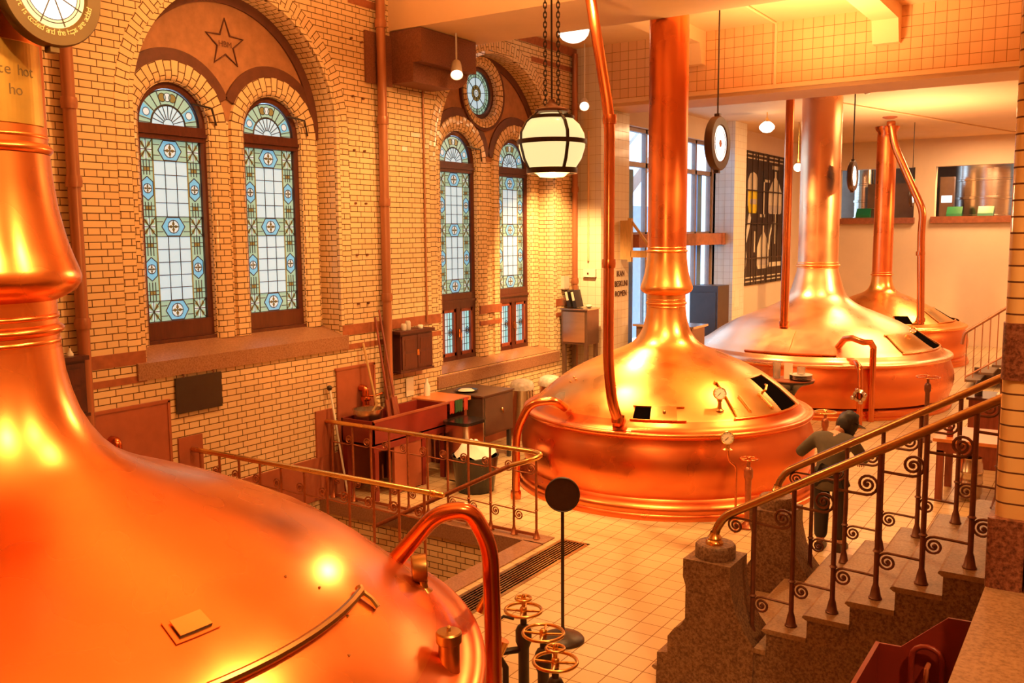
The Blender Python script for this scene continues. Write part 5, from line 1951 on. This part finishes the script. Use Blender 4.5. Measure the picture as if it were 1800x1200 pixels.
# lettering on the side of the pier
t = thing('wall_lettering', 'three short lines of dark letters on the pale tiled pier', 'lettering', (-7.616, 15.2, 2.1))
for tx, z_, y_ in (('IKAN', 2.455, 15.22), ('BESKUNI', 2.27, 15.25), ('ROMEN', 2.09, 15.24)):
    m = MB()
    for e_ in (-.006, 0, .006):
        write(m, tx, lambda a, c: (-7.616 + abs(e_) * .1, y_ + a * .9 + e_, z_ + c), .15)
    m.build('text_line', 'ink', t, 0)
# timber frame on the pier
t = thing('timber_frame', 'pale timber hoist frame with a diagonal brace beside the copper pipe', 'frame', (-7.4, 15.2, 2.75))
MB().box(-7.60, 15.16, 2.76, -7.44, 15.2, 3.46).build('panel', 'timber', t, 0)
MB().box(-7.44, 15.14, 2.72, -7.37, 15.22, 3.50).build('upright', 'timber', t, 0)
m = MB()
m.bar((-7.38, 15.18, 3.44), (-6.95, 15.18, 2.90), .04, .04)
m.build('brace', 'timber', t, 0)
m = MB()
m.box(-7.38, 15.14, 2.80, -6.90, 15.22, 2.92)
m.build('shelf', 'timber', t, 0)

# ================================================================ rear room
t = thing('wall_duct', 'long brown steel duct below the steel window, ending beside the white pilaster', 'duct', (-7.9, 18.5, 2.94))
MB().box(-8.10, 16.5, 2.95, -7.86, 21.19, 3.21).build('duct_run', 'brown', t, 0)
MB().box(-8.11, 20.98, 2.94, -7.85, 21.195, 3.22).build('end_cap', 'brown', t, 0)
t = thing('steel_locker', 'dark grey steel locker before the white tiled pilaster', 'cabinet', (-7.8, 20.0, 0))
MB().box(-8.1, 19.7, 0, -7.45, 20.4, 2.04).build('carcass', 'steel_grey', t, 0)
MB().box(-8.06, 19.685, .1, -7.49, 19.70, 1.90).build('door', 'steel_grey', t, 0)
t = thing('steel_tank', 'pale steel tank by the rear window, behind the middle kettle neck', 'tank', (-7.6, 16.6, 0))
MB().lathe([(0, .3), (.3, .3), (.42, .5), (.42, 2.2), (.35, 2.5), (.12, 2.62), (.1, 2.75), (0, 2.75)], (-7.55, 16.98, 0), 32).build('tank_body', 'steel', t, 50)
for a in range(3):
    x_, y_ = -7.55 + .33 * cos(a * 2.1), 16.98 + .33 * sin(a * 2.1)
    MB().cyl((x_, y_, 0), (x_, y_, .55), .03, 10).build('leg', 'steel', t)
t = thing('steel_table', 'stainless counter left of the middle kettle neck', 'table', (-6.9, 15.6, 0))
MB().box(-7.5, 15.5, 1.52, -6.3, 16.2, 1.56).build('tabletop', 'steel', t, 0)
MB().box(-7.45, 15.55, .1, -6.35, 16.15, 1.52).build('side_panel', 'steel_dark', t, 0)
box_thing('book', 'dark red box standing on the stainless counter', 'box', (-7.30, 15.7, 1.561, -7.20, 15.9, 1.80), 'red_steel')

# wall art of black panel with cream bottle shapes behind a dark grid
t = thing('wall_art', 'tall black panel with cream bottles and a yellow glass behind dark bars', 'artwork', (-8.08, 24.9, 1.85))
MB().box(-8.115, 23.05, 1.85, -8.08, 26.75, 5.30).build('panel', 'board_black', t, 0)
xf = -8.078


def shape(m, pts, d=.004):
    m.prism(pts, lambda y, z: (xf, y, z), lambda y, z: (xf + d, y, z))


def bottle_pts(c, z0, w, h, neck):
    return [(c - w, z0 + .1), (c - w * .8, z0), (c + w * .8, z0), (c + w, z0 + .1), (c + w, z0 + h * .5), (c + w * .55, z0 + h * .72), (c + neck, z0 + h * .86), (c + neck, z0 + h),
            (c - neck, z0 + h), (c - neck, z0 + h * .86), (c - w * .55, z0 + h * .72), (c - w, z0 + h * .5)]


m = MB()
shape(m, [(23.35, 3.9), (23.35, 4.55), (23.5, 4.72), (23.75, 4.78), (24.0, 4.72), (24.15, 4.55), (24.15, 3.9)])
shape(m, bottle_pts(25.6, 3.72, .58, 1.15, .06))
shape(m, bottle_pts(24.65, 2.25, .48, 1.15, .05))
shape(m, [(23.05, 2.25), (23.3, 2.32), (23.35, 2.6), (23.2, 3.0), (23.05, 3.1)])
for bx in ((24.35, 3.62, 24.75, 3.70), (24.6, 3.62, 24.68, 4.62), (24.6, 4.55, 25.1, 4.62), (25.2, 2.28, 26.6, 2.40), (23.9, 2.7, 24.0, 3.25), (25.62, 2.9, 25.68, 3.72), (25.3, 4.92, 25.9, 5.02), (23.05, 4.28, 23.3, 4.34)):
    shape(m, [(bx[0], bx[1]), (bx[2], bx[1]), (bx[2], bx[3]), (bx[0], bx[3])])
for zb in (1.93, 2.03, 5.10, 5.20):
    for y0 in (23.08, 24.0, 25.0, 25.95):
        shape(m, [(y0, zb), (y0 + .78, zb), (y0 + .78, zb + .035), (y0, zb + .035)])
m.tube([(xf, 23.1, 2.9), (xf, 23.35, 3.3), (xf, 23.5, 3.7)], .03, 5)
m.tube([(xf, 23.2, 2.9), (xf, 23.45, 3.3), (xf, 23.62, 3.7)], .03, 5)
m.tube([(xf, 25.1, 2.75), (xf, 25.15, 3.1), (xf, 25.4, 3.5)], .03, 5)
m.build('bottle_shapes', 'board_white', t, 0)
m = MB()
shape(m, [(23.45, 3.72), (23.38, 3.9), (23.38, 4.30), (24.12, 4.30), (24.12, 3.9), (24.02, 3.72)], .008)
m.build('yellow_glass', 'yellow', t, 0)
m = MB()
for pl_, d_ in (([(25.04, 3.74), (26.16, 3.74), (26.16, 3.95), (25.04, 3.95)], .008), ([(24.2, 2.35), (25.1, 2.35), (25.1, 2.52), (24.2, 2.52)], .008), ([(23.5, 3.95), (24.0, 3.95), (24.0, 4.08), (23.5, 4.08)], .012)):
    m = MB()
    shape(m, pl_, d_)
    m.build('grey_band', 'board_grey', t, 0)
m = MB()
for i in range(9):
    y_ = 23.15 + .43 * i
    m.box(xf + .03, y_ - .014, 1.86, xf + .05, y_ + .014, 5.28)
for z_ in (2.55, 3.45, 4.30):
    m.box(xf + .03, 23.06, z_ - .014, xf + .05, 26.74, z_ + .014)
m.build('bars', 'black_iron', t, 0)
tag(box_thing('wall_notice', 'small grey mark on the white pilaster', 'notice', (-7.66, 21.35, 1.45, -7.655, 21.65, 1.85), 'paper'), 'small faded notice on the yellowish side of the white pilaster', 'notice')

# tanks, crates and panels in the room behind the serving openings
for x_, y_, r, lab in ((-3.15, 30.3, 1.05, 'large shiny steel tank in the right serving opening'), (-6.75, 30.2, .28, 'slim steel tank at the left edge of the left serving opening')):
    t = thing('steel_tank', lab, 'tank', (x_, y_, 3.0))
    m = MB()
    m.lathe([(0, 3.02), (r, 3.02), (r, 3.62), (r + .03, 3.63), (r + .03, 3.66), (r, 3.67), (r, 4.10), (r + .03, 4.11), (r + .03, 4.17), (r, 4.18), (r, 4.62), (r + .02, 4.63), (r + .02, 4.67), (r, 4.68), (r, 5.4), (0, 5.4)], (x_, y_, 0), 64)
    m.build('tank_body', 'steel', t, 40)
t = thing('brew_machine', 'grey steel machine with round port in the left serving opening', 'machine', (-5.95, 29.6, 3.0))
MB().box(-6.45, 29.3, 3.01, -5.15, 30.0, 4.62).build('casing', 'steel_dark', t, 0)
m = MB()
m.torus((-6.1, 29.29, 4.35), .10, .02, (0, 1, 0), 20, 6)
m.bar((-6.4, 29.29, 3.9), (-6.2, 29.29, 3.9), .02, .02)
m.build('port_ring', 'steel', t)
MB().box(-5.25, 29.28, 4.62, -5.05, 29.4, 4.72).build('green_light', 'green_led', t, 0)
t = thing('control_box', 'small steel box with a lit screen in the right serving opening', 'machine', (-4.15, 29.3, 3.0))
MB().box(-4.45, 29.21, 3.01, -4.08, 29.5, 4.75).build('casing', 'steel_dark', t, 0)
MB().box(-4.40, 29.2, 4.02, -4.12, 29.21, 4.22).build('screen', 'screen_glow', t, 0)
for x_, lab in ((-4.02, 'green tray on the sill of the right serving opening, left one'), (-3.22, 'green tray on the sill of the right serving opening, right one'), (-6.5, 'green striped tray on the sill of the left serving opening')):
    m = MB()
    m.prism([(28.95, 3.629), (28.97, 3.70), (29.15, 3.90), (29.17, 3.86), (29.15, 3.629)], lambda y, z: (x_ - .2, y, z), lambda y, z: (x_ + .2, y, z))
    tag(m.build('tray', 'green_crate', None, 0, (x_, 29.1, 3.63)), lab, 'tray')
m = MB()
m.box(-7.6, 28.92, 3.56, -1.8, 29.19, 3.628)
tag(m.build('serving_shelf', 'steel_dark', None, 0, (-4.7, 29.1, 3.56)), 'long dark metal shelf behind the two serving openings', 'shelf')
lamp('tank_room_light', 'AREA', (-3.5, 29.2, 5.4), 260, size=.5, target=(-3.6, 30.2, 3.8))

# far staircase by the back wall
t = thing('metal_staircase', 'small far staircase with a tube railing right of the farthest kettle', 'staircase', (-2.6, 21.0, 0))
m = MB()
for i in range(7):
    x_ = -2.55 + .24 * i
    m.box(x_, 20.95, .12 + .17 * i, x_ + .28, 22.0, .17 + .17 * i)
m.box(-2.5, 21.95, .0, -.9, 22.0, .3)
m.build('tread', 'steel_dark', t, 0)
m = MB()
zf = lambda x: 1.12 + (x + 2.62) * .74
m.tube(bend([(-2.64, 20.95, .9), (-2.60, 20.95, zf(-2.6)), (-.9, 20.95, zf(-.9))], .05), .032, 8)
m.tube([(-2.55, 20.95, .22), (-.9, 20.95, .22 + 1.65 * .70)], .018, 8)
m.build('handrail', 'drain', t, 50)
for i in range(12):
    x_ = -2.55 + .14 * i
    MB().cyl((x_, 20.95, .12 + (x_ + 2.55) * .70), (x_, 20.95, zf(x_)), .011, 6).build('baluster', 'drain', t)

# tables and keg beyond the stairs
t = thing('wooden_table', 'red brown table with orange top seen between the stair railing posts', 'table', (-1.35, 12.2, 0))
MB().box(-1.76, 11.86, .73, -.85, 12.75, .77).build('tabletop', 'orange_top', t, 0)
MB().box(-1.72, 11.90, .60, -.89, 12.71, .73).build('apron', 'wood_red', t, 0)
for x_ in (-1.68, -.93):
    for y_ in (11.94, 12.67):
        MB().box(x_ - .04, y_ - .04, 0, x_ + .04, y_ + .04, .62).build('leg', 'wood_red', t, 0)
t = thing('beer_keg', 'shiny steel keg under the orange topped table', 'keg', (-1.38, 12.18, 0))
m = MB()
m.lathe([(0, .02), (.12, .0), (.13, .01), (.13, .06), (.145, .09), (.145, .20), (.152, .21), (.152, .23), (.145, .24), (.145, .33), (.152, .34), (.152, .36), (.145, .37), (.14, .45), (.13, .47), (.13, .52), (.12, .52), (.115, .48), (0, .48)], (-1.38, 12.18, 0), 36)
m.build('keg_body', 'steel', t, 50)
m = MB()
m.lathe([(.03, .48), (.035, .50), (.02, .53), (0, .53)], (-1.38, 12.18, 0), 12)
m.build('valve', 'black_iron', t)
t = thing('wooden_cabinet', 'dark red low cabinet behind the orange topped table', 'cabinet', (-1.3, 14.1, 0))
MB().box(-1.62, 13.8, 0, -.8, 14.4, .95).build('carcass', 'wood_red', t, 0)
MB().box(-1.65, 13.77, .95, -.78, 14.43, .985).build('top', 'cabinet_wood', t, 0)
m = MB()
m.lathe([(0, 0), (.05, 0), (.05, .16), (.02, .22), (0, .22)], (-1.52, 13.95, .986), 12)
tag(m.build('bottle', 'black_iron', None, 50, (-1.52, 13.95, .986)), 'dark bottle on the low red cabinet beyond the stairs', 'bottle')
box_thing('paper_stack', 'white papers on the low red cabinet beyond the stairs', 'papers', (-1.3, 13.9, .986, -1.05, 14.15, 1.03), 'paper')
m = MB()
m.lathe([(0, 0), (.035, 0), (.04, .02), (.03, .10), (.015, .13), (0, .13)], (-1.6, 12.05, .771), 12)
tag(m.build('tap_handle', 'red_steel', None, 50, (-1.6, 12.05, .771)), 'small dark red jug on the left corner of the orange topped table', 'jug')

# high round stand with plates and glasses
t = thing('tasting_stand', 'black pedestal stand holding plates between the middle and the widest kettle', 'table', (-4.10, 14.2, 0))
m = MB()
m.lathe([(0, 0), (.2, 0), (.2, .02), (.04, .06), (.035, .70), (.09, .80), (.14, .86), (.33, .93), (.34, .96), (0, .96)], (-4.15, 14.2, 0), 36)
m.build('pedestal', 'plate_black', t, 50)
MB().lathe([(0, .96), (.335, .96), (.34, .975), (0, .98)], (-4.15, 14.2, 0), 36).build('top', 'red_panel', t, 50)
pl = None
for i in range(4):
    lab = ('lowest', 'second lowest', 'second highest', 'topmost')[i] + ' plate of the stack on the black pedestal stand'
    m = MB()
    m.lathe([(0, 0), (.10, 0), (.17, .018), (.17, .024), (.10, .012), (0, .012)], (-3.99, 14.13, .981 + i * .022), 28)
    tag(m.build('plate', 'plate_black' if i < 3 else 'white', None, 60, (-3.99, 14.13, .981 + i * .022)), lab, 'plate', 'plates on the black stand')
for x_, y_, lab in ((-4.37, 14.15, 'beer glass with amber beer on the black pedestal stand, leftmost'),):
    t = thing('beer_glass', lab, 'glass', (x_, y_, .98))
    MB().lathe([(0, .004), (.05, .004), (.058, .25), (.062, .25), (.054, 0), (0, 0)], (x_, y_, .981), 20).build('glass', 'beer_glass', t, 50)
    MB().lathe([(0, .008), (.048, .008), (.052, .14), (0, .14)], (x_, y_, .981), 20).build('beer', 'beer', t, 50)
box_thing('menu_card', 'white upright card on the black pedestal stand', 'card', (-4.25, 14.12, .981, -4.12, 14.14, 1.23), 'paper')
m = MB()
m.lathe([(0, .004), (.055, .004), (.06, .11), (.065, .11), (.06, 0), (0, 0)], (-3.99, 14.13, 1.075), 20)
tag(m.build('tumbler', 'beer_glass', None, 50, (-3.99, 14.13, 1.075)), 'low clear tumbler on top of the plate stack', 'glass')
# chrome swan valve in front of the widest kettle
t = thing('steam_pipe', 'silver curved pipe with a cross handle at the front of the widest kettle', 'pipe', (-3.45, 15.6, 0))
m = MB()
m.tube(bend([(-3.72, 16.20, 1.02), (-3.60, 15.95, 1.06), (-3.50, 15.80, .98), (-3.46, 15.70, .6), (-3.46, 15.70, 0)], .15, 8), .05, 12)
m.build('pipe_run', 'pipe', t, 50)
m = MB()
m.lathe([(.06, -.04), (.11, 0), (.06, .04)], (-3.46, 15.66, .55), 16, (0, 1, 0))
for a in (0, 1, 2, 3):
    m.sphere((-3.46 + .1 * cos(a * PI / 2 + .3), 15.60, .55 + .1 * sin(a * PI / 2 + .3)), .04, 10)
m.build('cross_handle', 'steel', t, 50)

# outside the steel window: grey roof and sloping white glazing bars
t = thing('outside_stairway', 'sloping white stair stringer and grey facade seen through the steel window', 'building', (-11, 21, 0))
MB().box(-12.6, 18, 0, -12.5, 30, 4.05).build('facade', 'roof_grey', t, 0)
m = MB()
m.bar((-9.4, 18.0, 3.5), (-9.4, 22.6, 6.4), .10, .30)
m.bar((-9.5, 18.3, 4.6), (-9.5, 21.5, 6.6), .06, .08)
m.build('stringer', 'white', t, 0)
# ================================================================ stooping person
def skin(name, verts, edges, radii, mat, parent, sub=2, root=0):
    org = ORG[parent.name]
    me = bpy.data.meshes.new(name + '_cage')
    me.from_pydata([tuple(Vector(v) - org) for v in verts], edges, [])
    o = bpy.data.objects.new(name + '_cage', me)
    COL.objects.link(o)
    md = o.modifiers.new('skin', 'SKIN')
    md.use_smooth_shade = True
    sv = me.skin_vertices[0].data
    for i, r in enumerate(radii):
        sv[i].radius = (r, r) if not isinstance(r, tuple) else r
        sv[i].use_root = (i == root)
    s = o.modifiers.new('sub', 'SUBSURF')
    s.levels = sub
    s.render_levels = sub
    dg = bpy.context.evaluated_depsgraph_get()
    dg.update()
    m2 = bpy.data.meshes.new_from_object(o.evaluated_get(dg))
    bpy.data.objects.remove(o)
    m2.name = name
    m2.materials.clear()
    m2.materials.append(M[mat])
    m2.polygons.foreach_set('material_index', [0] * len(m2.polygons))
    m2.polygons.foreach_set('use_smooth', [True] * len(m2.polygons))
    r = bpy.data.objects.new(name, m2)
    COL.objects.link(r)
    r.parent = parent
    ORG[r.name] = org
    return r


pr = thing('person', 'stooping person in an olive jacket and black trousers behind the stair railings', 'person', (-2.34, 9.46, 0))
pel, sp, ch, nk = (-2.34, 9.46, .80), (-2.355, 9.55, .94), (-2.38, 9.67, 1.07), (-2.365, 9.77, 1.16)
hd0, hd1 = (-2.34, 9.82, 1.19), (-2.29, 9.89, 1.20)
sl, el, wl = (-2.56, 9.68, 1.09), (-2.71, 9.58, .93), (-2.63, 9.70, 1.00)
sr, er, wr = (-2.19, 9.70, 1.08), (-2.10, 9.84, .88), (-2.17, 10.02, .86)
hl, kl, al, tl = (-2.43, 9.46, .77), (-2.425, 9.47, .43), (-2.42, 9.43, .08), (-2.43, 9.57, .035)
hr, kr, ar, tr = (-2.25, 9.46, .77), (-2.245, 9.49, .43), (-2.235, 9.46, .08), (-2.22, 9.60, .035)
V_ = [pel, sp, ch, nk, hd0, hd1, sl, el, wl, sr, er, wr, hl, kl, al, tl, hr, kr, ar, tr]
E_ = [(0, 1), (1, 2), (2, 3), (3, 4), (4, 5), (2, 6), (6, 7), (7, 8), (2, 9), (9, 10), (10, 11), (0, 12), (12, 13), (13, 14), (14, 15), (0, 16), (16, 17), (17, 18), (18, 19)]
R_ = [.11, .10, .10, .05, .07, .085, .06, .042, .028, .06, .042, .028, .085, .06, .042, .03, .085, .06, .042, .03]
# fingers of both hands grow out of the palms
for w_, dirs, i0 in ((wl, (.55, .35, .35), 8), (wr, (-.2, .7, -.6), 11)):
    d = Vector(dirs).normalized()
    sd = d.cross(Vector((0, 0, 1))).normalized()
    up_ = sd.cross(d)
    pm = Vector(w_) + d * .05
    V_.append(tuple(pm)); R_.append((.034, .020)); E_.append((i0, len(V_) - 1))
    pi_ = len(V_) - 1
    for k_, (off, ln) in enumerate(((-.027, .06), (-.009, .07), (.009, .066), (.027, .052))):
        a = pm + sd * off * 1.1 + d * .035
        b_ = a + d * ln * .55 - up_ * .008
        c_ = b_ + d * ln * .4 - up_ * .03
        j = len(V_)
        V_ += [tuple(a), tuple(b_), tuple(c_)]
        R_ += [.0095, .0085, .0075]
        E_ += [(pi_, j), (j, j + 1), (j + 1, j + 2)]
    a = pm - d * .015 + sd * .035
    b_ = a + sd * .02 + d * .035 - up_ * .01
    j = len(V_)
    V_ += [tuple(a), tuple(b_)]
    R_ += [.011, .009]
    E_ += [(pi_, j), (j, j + 1)]
skin('body', V_, E_, R_, 'skin', pr)
hc = Vector((-2.285, 9.90, 1.215))
fd = Vector((.55, .75, -.35)).normalized()                     # the face looks down to the right
side = fd.cross(Vector((0, 0, 1))).normalized()
upv = side.cross(fd)
hm = MB()
n1, n2 = 14, 20
vs = []
for i in range(n1 + 1):
    t_ = PI * i / n1
    for k_ in range(n2):
        q = 2 * PI * k_ / n2
        x_, y_, z_ = sin(t_) * cos(q), sin(t_) * sin(q), cos(t_)
        f_ = .105 * x_ * (1.0 if x_ < 0 else 1 - .12 * max(0, -z_))
        vs.append(hc + fd * f_ + side * (.077 * y_ * (1 - .18 * max(0, -z_))) + upv * .118 * z_)
fs = [(i * n2 + k_, i * n2 + (k_ + 1) % n2, (i + 1) * n2 + (k_ + 1) % n2, (i + 1) * n2 + k_) for i in range(n1) for k_ in range(n2)]
hm.add(vs, fs)
hm.lathe([(.018, 0), (.016, .012), (.008, .026), (0, .03)], hc + fd * .088 - upv * .015, 10, fd - upv * .5)
for s_ in (-1, 1):
    hm.sphere(hc + side * .078 * s_ - upv * .005, .022, 10)
hd = hm.build('head', 'skin', pr, 60)
hm = MB()
for s_ in (-1, 1):
    hm.sphere(hc + fd * .088 + side * .032 * s_ + upv * .012, .013, 10)
hm.bar(hc + fd * .093 - upv * .055 - side * .022, hc + fd * .093 - upv * .055 + side * .022, .01, .006)
hm.build('eyes_and_mouth', 'ink', hd, 60)
hm = MB()
random.seed(11)
vs, fs = [], []
for i in range(n1 + 1):
    t_ = PI * .80 * i / n1
    for k_ in range(n2):
        q = 2 * PI * k_ / n2
        x_, y_, z_ = sin(t_) * cos(q), sin(t_) * sin(q), cos(t_)
        cut = 1.0 if x_ < .45 else .82
        r_ = 1.24 * cut + random.uniform(-.06, .08)
        vs.append(hc + (fd * (.105 * x_) + side * .09 * y_ + upv * .118 * z_) * r_ + upv * .012 - fd * .012)
fs = [(i * n2 + k_, i * n2 + (k_ + 1) % n2, (i + 1) * n2 + (k_ + 1) % n2, (i + 1) * n2 + k_) for i in range(n1) for k_ in range(n2)]
hm.add(vs, fs)
hm.build('hair', 'hair', pr, 60)
hm = MB()                                                        # cap brim towards the right
hm.lathe([(.06, 0), (.13, -.012), (.135, -.008), (.06, .008)], hc + fd * .05 + upv * .045, 24, upv + fd * .1)
hm.build('cap_brim', 'hair', pr, 60)
skin('jacket', [(-2.34, 9.44, .62), pel, sp, ch, (-2.368, 9.75, 1.13), sl, el, (-2.645, 9.68, .985), sr, er, (-2.155, 9.98, .865)],
     [(0, 1), (1, 2), (2, 3), (3, 4), (3, 5), (5, 6), (6, 7), (3, 8), (8, 9), (9, 10)],
     [(.175, .15), (.165, .14), (.155, .135), (.16, .13), .07, .078, .058, .044, .078, .058, .044], 'jacket', pr, 2, 1)
skin('trousers', [(-2.34, 9.46, .74), hl, kl, (-2.42, 9.44, .10), hr, kr, (-2.236, 9.465, .10)], [(0, 1), (1, 2), (2, 3), (0, 4), (4, 5), (5, 6)],
     [.13, .105, .082, .068, .105, .082, .068], 'trousers', pr, 2, 0)
for a_, t_ in ((al, tl), (ar, tr)):
    d = (Vector(t_) - Vector(a_))
    hm = MB()
    c_ = Vector((a_[0], a_[1], 0))
    f2 = Vector((d.x, d.y, 0)).normalized()
    s2_ = Vector((-f2.y, f2.x, 0))
    ol = [(-.085, .0), (-.07, .036), (0, .042), (.09, .048), (.15, .042), (.185, .015), (.19, 0)]
    loop = ol + [(p[0], -p[1]) for p in reversed(ol[1:-1])]
    lay = []
    for z_, k_ in ((0.0, 1.0), (.022, 1.0), (.055, .86), (.085, .55)):
        lay.append([c_ + f2 * (p[0] * (k_ if z_ < .06 else .6) - (.02 if z_ > .06 else 0)) + s2_ * p[1] * (k_ ** .5) + Vector((0, 0, z_)) for p in loop])
    n_ = len(loop)
    hm.add([v for l in lay for v in l], [(i * n_ + k_, i * n_ + (k_ + 1) % n_, (i + 1) * n_ + (k_ + 1) % n_, (i + 1) * n_ + k_) for i in range(3) for k_ in range(n_)] + [tuple(range(n_)), tuple(3 * n_ + k_ for k_ in range(n_))])
    hm.build('shoe', 'black_iron', pr, 50)
